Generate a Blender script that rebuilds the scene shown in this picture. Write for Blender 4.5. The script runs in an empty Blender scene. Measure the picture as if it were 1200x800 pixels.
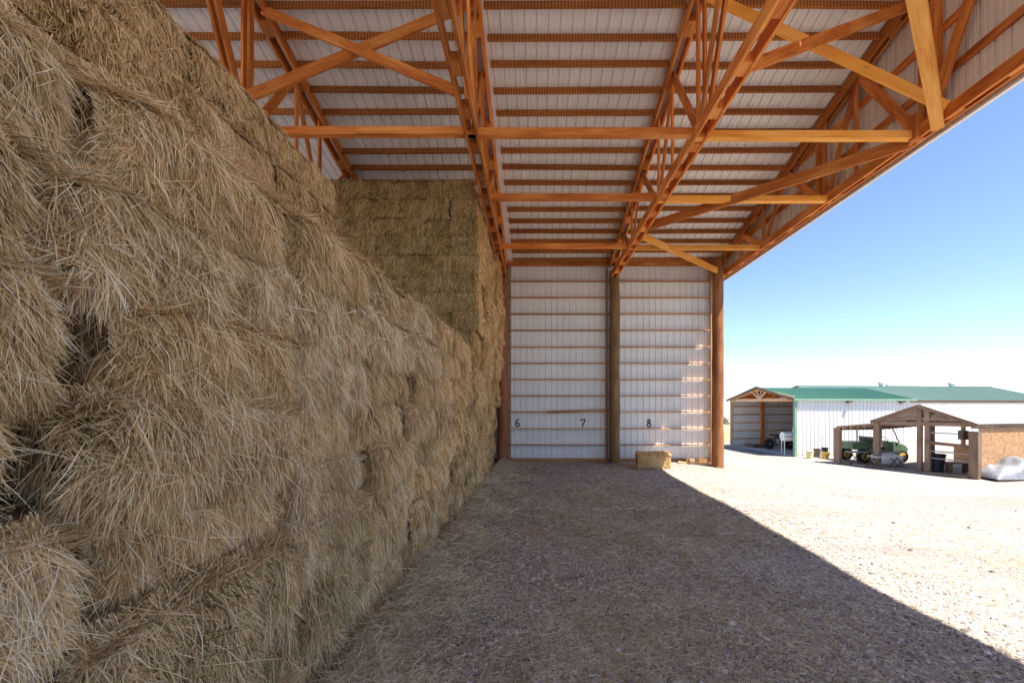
import bpy, math, random
import numpy as np
from mathutils import Vector, Matrix

random.seed(7)
R0 = np.random.default_rng(11)
scene = bpy.context.scene
COL = scene.collection

# ------------------------------------------------------------------ frame of reference
F, VX, VY, CH = 510.0, 635.0, 474.0, 2.13        # focal length in px of the 1200 px picture, vanishing point, eye height
def W(px, py, D):
    return Vector(((px - VX) / F * D, D, CH + (VY - py) / F * D))
def smooth(a, b, t):
    t = np.clip((t - a) / (b - a), 0, 1)
    return t * t * (3 - 2 * t)
YARD = -0.6
def gz(x, y=0.0):
    return float(YARD * smooth(4.5, 12.0, x))

# ------------------------------------------------------------------ node helpers
def newmat(name):
    m = bpy.data.materials.new(name); m.use_nodes = True
    nt = m.node_tree
    return m, nt, nt.nodes['Principled BSDF']
def N(nt, t, **kw):
    n = nt.nodes.new(t)
    for k, v in kw.items():
        if k in n.inputs: n.inputs[k].default_value = v
        else: setattr(n, k, v)
    return n
def L(nt, a, b): nt.links.new(a, b)
def ramp(nt, fac, stops, interp='LINEAR'):
    r = nt.nodes.new('ShaderNodeValToRGB'); r.color_ramp.interpolation = interp
    e = r.color_ramp.elements
    while len(e) < len(stops): e.new(0.5)
    for el, (p, c) in zip(e, stops):
        el.position = p; el.color = (*c, 1) if len(c) == 3 else c
    L(nt, fac, r.inputs['Fac']); return r.outputs['Color']
def mix(nt, fac, a, b, mode='MIX'):
    m = nt.nodes.new('ShaderNodeMix'); m.data_type = 'RGBA'; m.blend_type = mode
    def put(i, v):
        if hasattr(v, 'is_linked'): L(nt, v, m.inputs[i])
        elif isinstance(v, (tuple, list)): m.inputs[i].default_value = (*v, 1) if len(v) == 3 else v
        else: m.inputs[i].default_value = v
    put(0, fac); put(6, a); put(7, b)
    return m.outputs[2]
def math_(nt, op, a, b=0.5):
    m = nt.nodes.new('ShaderNodeMath'); m.operation = op
    for i, v in enumerate((a, b)):
        if hasattr(v, 'is_linked'): L(nt, v, m.inputs[i])
        else: m.inputs[i].default_value = v
    return m.outputs[0]
def noise(nt, vec, scale, detail=4, rough=0.6):
    n = N(nt, 'ShaderNodeTexNoise', Scale=scale, Detail=detail, Roughness=rough)
    if vec is not None: L(nt, vec, n.inputs['Vector'])
    return n.outputs['Fac']
def mapping(nt, vec, scale=(1, 1, 1), loc=None):
    m = nt.nodes.new('ShaderNodeMapping'); L(nt, vec, m.inputs['Vector'])
    m.inputs['Scale'].default_value = scale
    if loc is not None: L(nt, loc, m.inputs['Location'])
    return m.outputs['Vector']
def bump(nt, b, h, strength=0.4, dist=0.01):
    n = N(nt, 'ShaderNodeBump', Strength=strength, Distance=dist)
    L(nt, h, n.inputs['Height']); L(nt, n.outputs[0], b.inputs['Normal'])

def plain(name, col, rough=0.6, metal=0.0, var=0.25, scale=6.0, bumps=0.0):
    m, nt, b = newmat(name)
    co = nt.nodes.new('ShaderNodeTexCoord').outputs['Object']
    f = noise(nt, co, scale, 5, 0.65)
    lo = tuple(c * (1 - var) for c in col); hi = tuple(min(1, c * (1 + var)) for c in col)
    L(nt, ramp(nt, f, [(0.3, lo), (0.7, hi)]), b.inputs['Base Color'])
    b.inputs['Roughness'].default_value = rough; b.inputs['Metallic'].default_value = metal
    if bumps: bump(nt, b, noise(nt, co, scale * 8, 4), bumps)
    return m

def wood(name, dark, mid, light, saw=0.0, rough=0.7):
    """timber with grain along the board (UV.x runs in metres along the length)"""
    m, nt, b = newmat(name)
    uv = nt.nodes.new('ShaderNodeTexCoord').outputs['UV']
    geo = nt.nodes.new('ShaderNodeNewGeometry')
    info = nt.nodes.new('ShaderNodeObjectInfo')
    off = nt.nodes.new('ShaderNodeCombineXYZ')
    rnd = math_(nt, 'ADD', math_(nt, 'MULTIPLY', info.outputs['Random'], 37.0), math_(nt, 'MULTIPLY', geo.outputs['Random Per Island'], 61.0))
    L(nt, rnd, off.inputs[0]); L(nt, rnd, off.inputs[2])
    v1 = mapping(nt, uv, (1.3, 34.0, 1.0), off.outputs[0])
    g = noise(nt, v1, 1.6, 6, 0.65)
    v2 = mapping(nt, uv, (0.9, 3.0, 1.0), off.outputs[0])
    s = noise(nt, v2, 1.2, 3, 0.5)
    fac = math_(nt, 'ADD', math_(nt, 'MULTIPLY', g, 0.6), math_(nt, 'MULTIPLY', s, 0.55))
    col = ramp(nt, fac, [(0.32, dark), (0.55, mid), (0.78, light)])
    # a little tone difference from board to board
    br = math_(nt, 'ADD', math_(nt, 'MULTIPLY', math_(nt, 'ADD', geo.outputs['Random Per Island'], info.outputs['Random']), 0.52), 0.45)
    hsv = N(nt, 'ShaderNodeHueSaturation'); L(nt, br, hsv.inputs['Value']); L(nt, col, hsv.inputs['Color'])
    c = hsv.outputs[0]
    if saw:
        w = N(nt, 'ShaderNodeTexWave', Scale=1.0, Distortion=0.8, Detail=2.0); w.bands_direction = 'X'
        L(nt, mapping(nt, uv, (5.2, 0.6, 1.0), off.outputs[0]), w.inputs['Vector'])
        c = mix(nt, math_(nt, 'MULTIPLY', w.outputs['Fac'], saw), c, tuple(x * 0.35 for x in dark))
    # knots
    vo = N(nt, 'ShaderNodeTexVoronoi', Scale=1.0); L(nt, mapping(nt, uv, (1.4, 9.0, 1.0), off.outputs[0]), vo.inputs['Vector'])
    k = ramp(nt, vo.outputs['Distance'], [(0.06, (1, 1, 1)), (0.13, (0, 0, 0))])
    c = mix(nt, math_(nt, 'MULTIPLY', k, 0.6), c, tuple(x * 0.5 for x in dark))
    L(nt, c, b.inputs['Base Color']); b.inputs['Roughness'].default_value = rough
    b.inputs['Specular IOR Level'].default_value = 0.3
    bump(nt, b, g, 0.35, 0.006)
    return m

def sheet_metal(name, col, rough=0.45, dirt=(0.35, 0.28, 0.2), dirt_amt=0.35, splash=0.0):
    m, nt, b = newmat(name)
    co = nt.nodes.new('ShaderNodeTexCoord').outputs['Object']
    big = noise(nt, mapping(nt, co, (0.9, 0.9, 0.5)), 0.8, 5, 0.65)
    fine = noise(nt, mapping(nt, co, (5.0, 5.0, 1.2)), 3.0, 6, 0.7)
    base = ramp(nt, big, [(0.3, tuple(c * 0.9 for c in col)), (0.7, col)])
    d = ramp(nt, fine, [(0.56, (0, 0, 0)), (0.82, (1, 1, 1))])
    c = mix(nt, math_(nt, 'MULTIPLY', d, dirt_amt), base, dirt)
    if splash:
        sx = nt.nodes.new('ShaderNodeSeparateXYZ'); L(nt, co, sx.inputs[0])
        hgt = math_(nt, 'ADD', math_(nt, 'MULTIPLY', sx.outputs['Z'], 1.6), math_(nt, 'MULTIPLY', noise(nt, mapping(nt, co, (1, 1, .2)), 2.5, 5, .7), .9))
        c = mix(nt, math_(nt, 'MULTIPLY', ramp(nt, hgt, [(.35, (1, 1, 1)), (1.0, (0, 0, 0))]), splash), c, (.50, .40, .29))
    L(nt, c, b.inputs['Base Color'])
    b.inputs['Roughness'].default_value = rough
    bump(nt, b, big, 0.12, 0.02)
    return m

M = {}
M['timber'] = wood('orange timber', (0.17, 0.036, 0.007), (0.54, 0.165, 0.03), (0.80, 0.38, 0.11))
M['purlin'] = wood('rough sawn purlin timber', (0.24, 0.07, 0.015), (0.46, 0.165, 0.036), (0.58, 0.26, 0.07), saw=0.75)
M['brace'] = wood('bounce lit golden timber', (0.40, 0.13, 0.018), (0.72, 0.32, 0.05), (0.82, 0.47, 0.14))  # brighter timber copy: light from below put into the colour
M['girt'] = wood('brown girt timber', (0.26, 0.11, 0.045), (0.42, 0.22, 0.10), (0.55, 0.34, 0.17))
M['pole_red'] = wood('red brown pole', (0.12, 0.035, 0.018), (0.22, 0.075, 0.035), (0.32, 0.13, 0.06))
M['pole_olive'] = wood('olive brown pole', (0.075, 0.042, 0.018), (0.19, 0.11, 0.048), (0.33, 0.20, 0.095))
M['pole_orange'] = wood('orange brown pole', (0.085, 0.028, 0.012), (0.26, 0.095, 0.036), (0.46, 0.23, 0.10))
M['weathered'] = wood('weathered grey timber', (0.10, 0.06, 0.04), (0.22, 0.145, 0.10), (0.36, 0.26, 0.185))
M['pale_wood'] = wood('pale timber', (0.42, 0.24, 0.12), (0.58, 0.38, 0.22), (0.68, 0.5, 0.32))
M['roof_in'] = sheet_metal('off white roof steel', (0.87, 0.87, 0.865), 0.45, (0.5, 0.42, 0.34), 0.12)
M['wall_in'] = sheet_metal('white wall steel', (0.80, 0.82, 0.84), 0.45, (0.5, 0.45, 0.4), 0.15, .3)
M['gable_in'] = sheet_metal('bounce tinted beige gable steel', (0.78, 0.72, 0.65), 0.55, (0.5, 0.4, 0.3), 0.2)  # warm bounce light on the siding put into its base colour
M['white_steel'] = sheet_metal('white shed steel', (0.80, 0.80, 0.80), 0.45, (0.55, 0.48, 0.4), 0.25, .7)
M['white_roof'] = sheet_metal('white roof steel', (0.82, 0.81, 0.80), 0.4, (0.55, 0.5, 0.45), 0.2)
M['green_roof'] = sheet_metal('bright green roof steel', (0.065, 0.19, 0.14), 0.45, (0.30, 0.40, 0.33), 0.8)
M['dull_roof'] = sheet_metal('dull green roof steel', (0.19, 0.29, 0.25), 0.5, (0.32, 0.41, 0.37), 0.45)
M['green_trim'] = plain('sage green trim', (0.20, 0.34, 0.25), 0.5)
M['white_trim'] = plain('white trim', (0.78, 0.77, 0.76), 0.5, var=0.08)
M['steel'] = plain('galvanised steel', (0.42, 0.43, 0.45), 0.4, 0.7)
M['vent'] = plain('pale grey vent paint', (0.55, 0.57, 0.60), 0.5)
M['dark_metal'] = plain('dark painted steel', (0.035, 0.035, 0.04), 0.5)
M['black_plastic'] = plain('black plastic', (0.022, 0.022, 0.026), 0.45)
M['rubber'] = plain('black tyre rubber', (0.025, 0.024, 0.023), 0.85)
M['green_paint'] = plain('dusty green plastic', (0.10, 0.18, 0.10), 0.6, var=0.3)
M['yellow_paint'] = plain('yellow plastic', (0.62, 0.42, 0.08), 0.4, var=0.12)
M['cream_plastic'] = plain('cream plastic', (0.72, 0.66, 0.36), 0.5, var=0.1)
M['grey_plastic'] = plain('grey plastic', (0.12, 0.115, 0.11), 0.5)
M['white_paint'] = plain('white enamel', (0.78, 0.78, 0.78), 0.35, var=0.06)
M['red_paint'] = plain('dull red paint', (0.33, 0.04, 0.03), 0.5)
M['concrete'] = plain('pale concrete', (0.52, 0.51, 0.50), 0.9, var=0.15, bumps=0.2)
M['number_paint'] = plain('black brush paint', (0.03, 0.03, 0.04), 0.7)
M['tarp'] = plain('grey white plastic tarp', (0.21, 0.225, 0.26), 0.4, var=0.3, scale=5, bumps=0.2)
M['twine'] = plain('orange baling twine', (0.55, 0.22, 0.06), 0.8)
M['hill'] = plain('dry hillside', (0.33, 0.34, 0.32), 1.0, var=0.15, scale=0.02)
M['soil'] = plain('tan soil', (0.42, 0.30, 0.18), 1.0, var=0.25, scale=4, bumps=0.4)
M['leaf'] = plain('dark shrub leaves', (0.06, 0.075, 0.04), 0.8, var=0.4)
M['bark'] = plain('shrub bark', (0.14, 0.09, 0.06), 0.9)
M['lamp_box'] = plain('brown fixture housing', (0.08, 0.05, 0.035), 0.6)

def osb(name):
    m, nt, b = newmat(name)
    co = nt.nodes.new('ShaderNodeTexCoord').outputs['Object']
    v = N(nt, 'ShaderNodeTexVoronoi', Scale=14.0); L(nt, co, v.inputs['Vector'])
    c = ramp(nt, v.outputs['Color'], [(0.0, (0.28, 0.14, 0.06)), (0.5, (0.44, 0.25, 0.12)), (1.0, (0.58, 0.38, 0.20))])
    d = noise(nt, mapping(nt, co, (1, 1, 0.6)), 1.6, 4)
    L(nt, mix(nt, math_(nt, 'MULTIPLY', d, 0.7), c, (0.33, 0.19, 0.11)), b.inputs['Base Color'])
    b.inputs['Roughness'].default_value = 0.8
    return m
M['osb'] = osb('particle board')

def hay(name, stops, core, transl=0.22):
    m, nt, b = newmat(name)
    geo = nt.nodes.new('ShaderNodeNewGeometry'); info = nt.nodes.new('ShaderNodeObjectInfo')
    co = nt.nodes.new('ShaderNodeTexCoord').outputs['Object']
    patch = noise(nt, geo.outputs['Position'], 2.3, 3, 0.6)
    f = math_(nt, 'ADD', math_(nt, 'MULTIPLY', geo.outputs['Random Per Island'], 0.9), math_(nt, 'MULTIPLY', math_(nt, 'SUBTRACT', patch, 0.5), 0.7))
    f = math_(nt, 'ADD', f, math_(nt, 'ADD', math_(nt, 'MULTIPLY', info.outputs['Random'], 0.18), -0.04))
    col = ramp(nt, f, stops)
    L(nt, col, b.inputs['Base Color'])
    b.inputs['Roughness'].default_value = 0.75; b.inputs['Specular IOR Level'].default_value = 0.15
    tr = nt.nodes.new('ShaderNodeBsdfTranslucent'); L(nt, col, tr.inputs['Color'])
    ms = nt.nodes.new('ShaderNodeMixShader'); ms.inputs[0].default_value = transl
    out = nt.nodes['Material Output']
    L(nt, b.outputs[0], ms.inputs[1]); L(nt, tr.outputs[0], ms.inputs[2]); L(nt, ms.outputs[0], out.inputs['Surface'])
    # second material: packed bale body, darkened to put shade between the loose stems
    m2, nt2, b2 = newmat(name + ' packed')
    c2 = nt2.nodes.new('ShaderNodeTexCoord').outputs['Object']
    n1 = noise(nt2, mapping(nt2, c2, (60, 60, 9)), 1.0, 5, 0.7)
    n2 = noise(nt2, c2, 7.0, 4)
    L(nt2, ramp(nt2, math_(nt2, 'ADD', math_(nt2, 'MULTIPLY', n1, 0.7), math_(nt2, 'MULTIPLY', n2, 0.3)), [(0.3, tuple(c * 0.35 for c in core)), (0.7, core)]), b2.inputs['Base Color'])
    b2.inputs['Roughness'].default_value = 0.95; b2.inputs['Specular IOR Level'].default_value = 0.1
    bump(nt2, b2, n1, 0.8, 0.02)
    return m, m2
HAY = hay('hay stems', [(0.0, (0.10, 0.062, 0.022)), (0.14, (0.325, 0.207, 0.086)), (0.34, (0.595, 0.413, 0.20)), (0.56, (0.745, 0.557, 0.316)), (0.78, (0.825, 0.672, 0.45)), (1.0, (0.89, 0.81, 0.67))], (0.17, 0.11, 0.05))
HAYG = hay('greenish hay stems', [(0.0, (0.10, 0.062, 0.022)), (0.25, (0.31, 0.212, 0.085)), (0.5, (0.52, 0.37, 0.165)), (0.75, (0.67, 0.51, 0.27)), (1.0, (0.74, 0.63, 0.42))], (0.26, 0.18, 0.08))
HAYM = hay('pale hay stems', [(0.0, (0.125, 0.07, 0.024)), (0.14, (0.36, 0.225, 0.09)), (0.34, (0.64, 0.435, 0.205)), (0.58, (0.785, 0.575, 0.315)), (0.8, (0.85, 0.68, 0.435)), (1.0, (0.91, 0.80, 0.63))], (0.22, 0.14, 0.06))  # warmer, paler copy: bounce light on farther bales put into the colour
HAYB = hay('lit gold hay stems', [(0.0, (0.22, 0.12, 0.036)), (0.14, (0.54, 0.34, 0.125)), (0.36, (0.77, 0.53, 0.24)), (0.6, (0.87, 0.645, 0.345)), (0.82, (0.90, 0.735, 0.465)), (1.0, (0.93, 0.82, 0.61))], (0.42, 0.27, 0.11), .3)  # paler gold copy: yard light on the side faces put into the colour
HAYL = hay('loose hay stems', [(0.0, (0.28, 0.20, 0.11)), (0.25, (0.56, 0.45, 0.29)), (0.55, (0.73, 0.63, 0.45)), (0.8, (0.83, 0.76, 0.60)), (1.0, (0.90, 0.86, 0.75))], (0.3, 0.22, 0.12))

# ------------------------------------------------------------------ mesh builder
ORG = {}
class MB:
    def __init__(s): s.v = []; s.f = []; s.uv = []
    def quad(s, pts, uvs=None):
        n = len(s.v); s.v += [Vector(p) for p in pts]; s.f.append(tuple(range(n, n + len(pts))))
        s.uv.append(uvs or [(p[0], p[2]) for p in pts])
    def board(s, p0, p1, w, h, up=(0, 0, 1)):
        """box from p0 to p1; w across, h along up"""
        p0, p1 = Vector(p0), Vector(p1); d = p1 - p0; ln = d.length; d.normalize()
        up = Vector(up)
        if abs(d.dot(up)) > 0.98: up = Vector((1, 0, 0)) if abs(d.x) < 0.9 else Vector((0, 1, 0))
        sd = d.cross(up).normalized(); up = sd.cross(d).normalized()
        c = []
        for p in (p0, p1):
            for a, b in ((-1, -1), (1, -1), (1, 1), (-1, 1)): c.append(p + sd * a * w / 2 + up * b * h / 2)
        n = len(s.v); s.v += c
        for i, ext in zip(range(4), (w, h, w, h)):
            j = (i + 1) % 4
            s.f.append((n + i, n + j, n + 4 + j, n + 4 + i)); o = i * 0.31
            s.uv.append([(0, o), (0, o + ext), (ln, o + ext), (ln, o)])
        s.f.append((n + 3, n + 2, n + 1, n)); s.uv.append([(0, 0), (0, w), (h, w), (h, 0)])
        s.f.append((n + 4, n + 5, n + 6, n + 7)); s.uv.append([(0, 0), (0, w), (h, w), (h, 0)])
        return s
    def box(s, c, size, rz=0.0):
        c = Vector(c); sx, sy, sz = size
        d = Vector((math.cos(rz), math.sin(rz), 0)) * sx / 2
        return s.board(c - d, c + d, sy, sz)
    def tube(s, pts, r, n=8, cap=True):
        pts = [Vector(p) for p in pts]
        rs = r if isinstance(r, (list, tuple)) else [r] * len(pts)
        base = len(s.v); ln = 0; prev = None; lens = []
        d0 = (pts[1] - pts[0]).normalized()
        ref = Vector((0, 0, 1)) if abs(d0.z) < 0.9 else Vector((1, 0, 0))
        for i, p in enumerate(pts):
            d = (pts[min(i + 1, len(pts) - 1)] - pts[max(i - 1, 0)]).normalized()
            a = d.cross(ref).normalized(); b = d.cross(a).normalized()
            if prev is not None: ln += (p - prev).length
            prev = p; lens.append(ln)
            for k in range(n):
                t = 2 * math.pi * k / n
                s.v.append(p + a * math.cos(t) * rs[i] + b * math.sin(t) * rs[i])
        for i in range(len(pts) - 1):
            for k in range(n):
                k2 = (k + 1) % n
                s.f.append((base + i * n + k, base + i * n + k2, base + (i + 1) * n + k2, base + (i + 1) * n + k))
                c = 2 * math.pi * rs[i] / n
                s.uv.append([(lens[i], k * c), (lens[i], (k + 1) * c), (lens[i + 1], (k + 1) * c), (lens[i + 1], k * c)])
        if cap:
            s.f.append(tuple(base + k for k in range(n))[::-1]); s.uv.append([(0, 0)] * n)
            s.f.append(tuple(base + (len(pts) - 1) * n + k for k in range(n))); s.uv.append([(0, 0)] * n)
        return s
    def lathe(s, c, prof, n=20, axis='z'):
        c = Vector(c); base = len(s.v)
        for r, z in prof:
            for k in range(n):
                t = 2 * math.pi * k / n
                p = (r * math.cos(t), r * math.sin(t), z)
                if axis == 'y': p = (p[0], p[2], p[1])
                if axis == 'x': p = (p[2], p[0], p[1])
                s.v.append(c + Vector(p))
        for i in range(len(prof) - 1):
            for k in range(n):
                k2 = (k + 1) % n
                s.f.append((base + i * n + k, base + i * n + k2, base + (i + 1) * n + k2, base + (i + 1) * n + k))
                s.uv.append([(0, 0)] * 4)
        s.f.append(tuple(base + k for k in range(n))[::-1]); s.uv.append([(0, 0)] * n)
        s.f.append(tuple(base + (len(prof) - 1) * n + k for k in range(n))); s.uv.append([(0, 0)] * n)
        return s
    def prism(s, poly, d):
        """polygon (3D points) pushed along vector d"""
        d = Vector(d); n = len(s.v); m = len(poly)
        s.v += [Vector(p) for p in poly] + [Vector(p) + d for p in poly]
        s.f.append(tuple(range(n, n + m))); s.uv.append([(0, 0)] * m)
        s.f.append(tuple(range(n + m, n + 2 * m))[::-1]); s.uv.append([(0, 0)] * m)
        for i in range(m):
            j = (i + 1) % m
            s.f.append((n + i, n + m + i, n + m + j, n + j)); s.uv.append([(0, 0)] * 4)
        return s
    def build(s, name, mat, parent=None, origin=None, smooth_=False, bevel=0.0):
        if parent is not None: o0 = ORG[parent.name]
        elif origin is not None: o0 = Vector(origin)
        else: o0 = Vector((0, 0, 0))
        me = bpy.data.meshes.new(name)
        me.from_pydata([tuple(p - o0) for p in s.v], [], s.f)
        uvl = me.uv_layers.new(name='UVMap')
        flat = [c for face in s.uv for uvp in face for c in uvp]
        uvl.data.foreach_set('uv', flat)
        me.materials.append(mat)
        if smooth_:
            me.polygons.foreach_set('use_smooth', [True] * len(me.polygons))
            try: me.set_sharp_from_angle(angle=math.radians(35))
            except Exception: pass
        me.update()
        o = bpy.data.objects.new(name, me); COL.objects.link(o)
        if bevel:
            bv = o.modifiers.new('bevel', 'BEVEL'); bv.width = bevel; bv.segments = 2
        if parent is not None: o.parent = parent
        else: o.location = o0
        ORG[o.name] = o0
        return o

def thing(name, loc, label, cat, group=None):
    o = bpy.data.objects.new(name, None); COL.objects.link(o); o.location = loc
    o.empty_display_size = 0.2
    ORG[o.name] = Vector(loc); return tag(o, label, cat, group)
def tag(o, label, cat, group=None, kind=None):
    if label: o['label'] = label
    if cat: o['category'] = cat
    if group: o['group'] = group
    if kind: o['kind'] = kind
    return o

def ribbed(mb, o, along, across, length, width, depth_dir, pitch=0.229, depth=0.034, top_fn=None, w0=0.055, w1=0.028):
    """ribbed steel sheet: ribs run along `along`, repeat along `across`, pushed out along depth_dir.
    length may be a function of the distance across."""
    o, a, c, d = Vector(o), Vector(along), Vector(across), Vector(depth_dir)
    prof = []; x = 0.0
    while x < width:
        for dx, dz in ((0, 0), (pitch / 3 - 0.012, 0), (pitch / 3 - 0.006, 0.25), (pitch / 3 + 0.006, 0.25), (pitch / 3 + 0.012, 0), (2 * pitch / 3 - 0.012, 0), (2 * pitch / 3 - 0.006, 0.25), (2 * pitch / 3 + 0.006, 0.25), (2 * pitch / 3 + 0.012, 0), (pitch - w0, 0), (pitch - w0 / 2 - w1 / 2, 1), (pitch - w0 / 2 + w1 / 2, 1)):
            if x + dx <= width: prof.append((x + dx, dz * depth))
        x += pitch
    prof.append((width, 0))
    for (x0, z0), (x1, z1) in zip(prof, prof[1:]):
        l0 = length(x0) if callable(length) else length
        l1 = length(x1) if callable(length) else length
        p = [o + c * x0 + d * z0, o + c * x1 + d * z1, o + c * x1 + d * z1 + a * l1, o + c * x0 + d * z0 + a * l0]
        mb.quad(p, [(x0, 0), (x1, 0), (x1, l1), (x0, l0)])
    return mb

# ------------------------------------------------------------------ hay barn
YW = 16.25                                   # inner face of the far side wall
RIDGE = 6.0  # unseen rear half kept short so fill light enters from behind
SL = 0.241
def zr(y):                                   # centre line of the purlins
    return 11.25 - SL * (y if y >= RIDGE else 2 * RIDGE - y)
ZB = 6.73                                    # underside of the bottom chords
barn = thing('hay_barn', (2.6, 9.0, 0), 'tall open sided barn with orange timber trusses over white ribbed steel roof and wall', 'barn')

# roof sheets (ribs are cavities when seen from below)
ca = 1 / math.hypot(1, SL)
up_n = Vector((0, SL, 1)).normalized()
X0, X1 = -13.6, 6.98
ys = 16.75
rb = MB(); ribbed(rb, (X0, ys, zr(ys) + 0.085), Vector((0, -ca, SL * ca)), (1, 0, 0), (ys - RIDGE) / ca, X1 - X0, up_n)
roof = rb.build('roof_panel', M['roof_in'], barn)
rb = MB(); ye = 2 * RIDGE - ys
rb.quad([(X0, RIDGE, zr(RIDGE) + .085), (X1, RIDGE, zr(RIDGE) + .085), (X1, ye, zr(ye) + .085), (X0, ye, zr(ye) + .085)])
rb.build('roof_panel', M['roof_in'], barn)

# wall sheet with skirt board
wb = MB(); ribbed(wb, (X0, YW, 0.04), (0, 0, 1), (1, 0, 0), 7.42, 6.72 - X0, (0, 1, 0))
wall = wb.build('wall_panel', M['wall_in'], barn)
sb = MB(); sb.board((-6, YW - 0.06, 0.07), (6.45, YW - 0.06, 0.05), 0.05, 0.16); sb.build('skirt_board', M['girt'], barn)

# painted bay numbers on the wall
def stroke(mb, pts, w, y):
    for i in range(len(pts) - 1):
        a, b = Vector((pts[i][0], y, pts[i][1])), Vector((pts[i + 1][0], y, pts[i + 1][1]))
        d = (b - a).normalized(); s_ = Vector((-d.z, 0, d.x)) * w / 2
        a2, b2 = a - d * w * 0.3, b + d * w * 0.3
        yy = Vector((0, -0.0015 * (i % 3), 0))
        mb.quad([a2 - s_ + yy, b2 - s_ + yy, b2 + s_ + yy, a2 + s_ + yy])
def ell(cx, cz, rx, rz, a0, a1, n=18):
    return [(cx + rx * math.cos(math.radians(a0 + (a1 - a0) * i / n)), cz + rz * math.sin(math.radians(a0 + (a1 - a0) * i / n))) for i in range(n + 1)]
nums = {
    606.5: [ell(0, -.06, .062, .066, 0, 360), [(-.06, -.05), (-.052, .02), (-.03, .09), (.02, .13), (.05, .125)]],
    683.0: [[(-.075, .085), (-.07, .125), (.085, .125), (.06, .06), (.02, -.02), (-.005, -.075), (-.01, -.135)]],
    760.5: [ell(0, .068, .048, .055, 0, 360), ell(0, -.066, .06, .068, 0, 360)],
}
for px, strokes in nums.items():
    nb = MB(); c = W(px, 495.5, YW)
    for st in strokes: stroke(nb, [(c.x + x * 1.05, c.z + z * 1.05) for x, z in st], 0.043, YW - 0.006)
    nb.build('painted_number', M['number_paint'], wall)

# poles
def pole(x, y, z0, z1, r, mat, seed):
    rg = random.Random(seed); pts = []; rs = []
    n = 14
    for i in range(n + 1):
        t = i / n
        pts.append((x + rg.uniform(-.012, .012), y + rg.uniform(-.012, .012), z0 + (z1 - z0) * t)); rs.append(r * (1.04 - 0.14 * t) * rg.uniform(.98, 1.02))
    mb = MB(); mb.tube(pts, rs, 20); return mb.build('pole', mat, barn, smooth_=True)
PX = [-5.4, -1.43, 2.66, 6.52]
pole(PX[0], 15.95, -.05, 7.25, .19, M['pole_red'], 1)
pole(PX[1], 15.95, -.05, 7.25, .20, M['pole_red'], 2)
pole(PX[2], 15.92, -.05, 7.0, .20, M['pole_olive'], 3)
pole(6.2, 15.35, -.25, 7.3, .20, M['pole_orange'], 4)
for i_, x_ in enumerate((-1.4, 2.7, 6.3)): pole(x_, -3.75, -.3, 7.0, .2, M['pole_olive'], 10 + i_)
for x in (-1.17, 2.41, 6.27):
    nb = MB(); nb.board((x, YW - .10, 0.02), (x, YW - .10, 7.3), .05, .12, up=(0, 1, 0)); nb.build('nailer_board', M['girt'], barn)

# wall girts, one run per bay, laid flat so that their tops make ledges
for b in range(3):
    xa, xb = PX[b] + .03, PX[b + 1] - .03
    if b == 0: xa = -3.2
    for k in range(1, 12):
        z = 0.03 + 0.607 * k; g = MB(); j = random.uniform(-.012, .012)
        if b == 1 and k == 3:      # a warped board, the way it droops in the photograph
            g.board((xa, YW - .085, z), (xb, YW - .085, z + .035), .13, .042)
            g.board((0.2, YW - .165, z + .01), (xb, YW - .165, z + .075), .03, .10)
        else:
            g.board((xa, YW - .085 , z + j), (xb, YW - .085, z + random.uniform(-.012, .012)), .13, .038)
        g.build('girt', M['girt'], barn)
g = MB(); g.board((-6, YW - .09, 7.36), (6.45, YW - .09, 7.36), .045, .19); g.build('eave_beam', M['timber'], barn)

# trusses
BN = [12.9, 10.1, 7.5, 4.9]                  # bottom nodes
TN = [14.3, 11.7, 9.05, 6.05, 3.3]            # top nodes
TR = [(-5.35, -5.03), (-1.40, -1.17), (2.62, 2.78), (6.56, 6.58)]
def tx(tr, y): return tr[0] + (tr[1] - tr[0]) * (15.9 - y) / 10.0
def make_truss(tr, gable=False):
    P = lambda y, z, dx=0.0: Vector((tx(tr, y) + dx, y, z))
    half = 0.095 if not gable else 0.06
    # top chord pair with spacer blocks
    top = MB()
    for s in (-half, half):
        top.board(P(16.15, zr(16.15) - .07, s), P(RIDGE, zr(RIDGE) - .07, s), .042, .235)
        top.board(P(RIDGE, zr(RIDGE) - .07, s), P(-4.1, zr(-4.1) - .07, s), .042, .235)
    y = 15.6
    while y > 6.2:
        top.board(P(y + .14, zr(y + .14) - .11), P(y - .14, zr(y - .14) - .11), half * 2 - .045, .18); y -= 1.07
    t = top.build('truss', M['timber'], barn)
    bot = MB()
    for s in (-half, half):
        bot.board(P(16.1, ZB + .105, s), P(-4.05, ZB + .105, s), .042, .21)
    y = 15.2
    while y > 2:
        bot.board(P(y + .13, ZB + .09), P(y - .13, ZB + .09), half * 2 - .045, .15); y -= .92
    bot.build('bottom_chord', M['timber'], t)
    def web(a, b, w=.04, h=.12, pair=False):
        for s in ((-half + .04, half - .04) if pair else (0,)):
            mb = MB(); mb.board(P(a[0], a[1], s), P(b[0], b[1], s), w, h, up=(0, 1, 0) if abs(a[0] - b[0]) < .1 else (0, 0, 1)); mb.build('strut', M['timber'], t)
    for i, bn in enumerate(BN):
        zb = ZB + .12
        web((bn, zb), (bn + .02, zr(bn) - .05), pair=i >= 2)
        web((bn + .08, zb), (TN[i], zr(TN[i]) - .1), h=.17)
        web((bn - .08, zb), (TN[i + 1], zr(TN[i + 1]) - .1), h=.15, pair=i == 2)
    for y in (14.3, 9.1):
        web((y, ZB + .14), (y, zr(y) - .08), h=.09)
    return t
trusses = [make_truss(tr, i == 3) for i, tr in enumerate(TR)]

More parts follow.
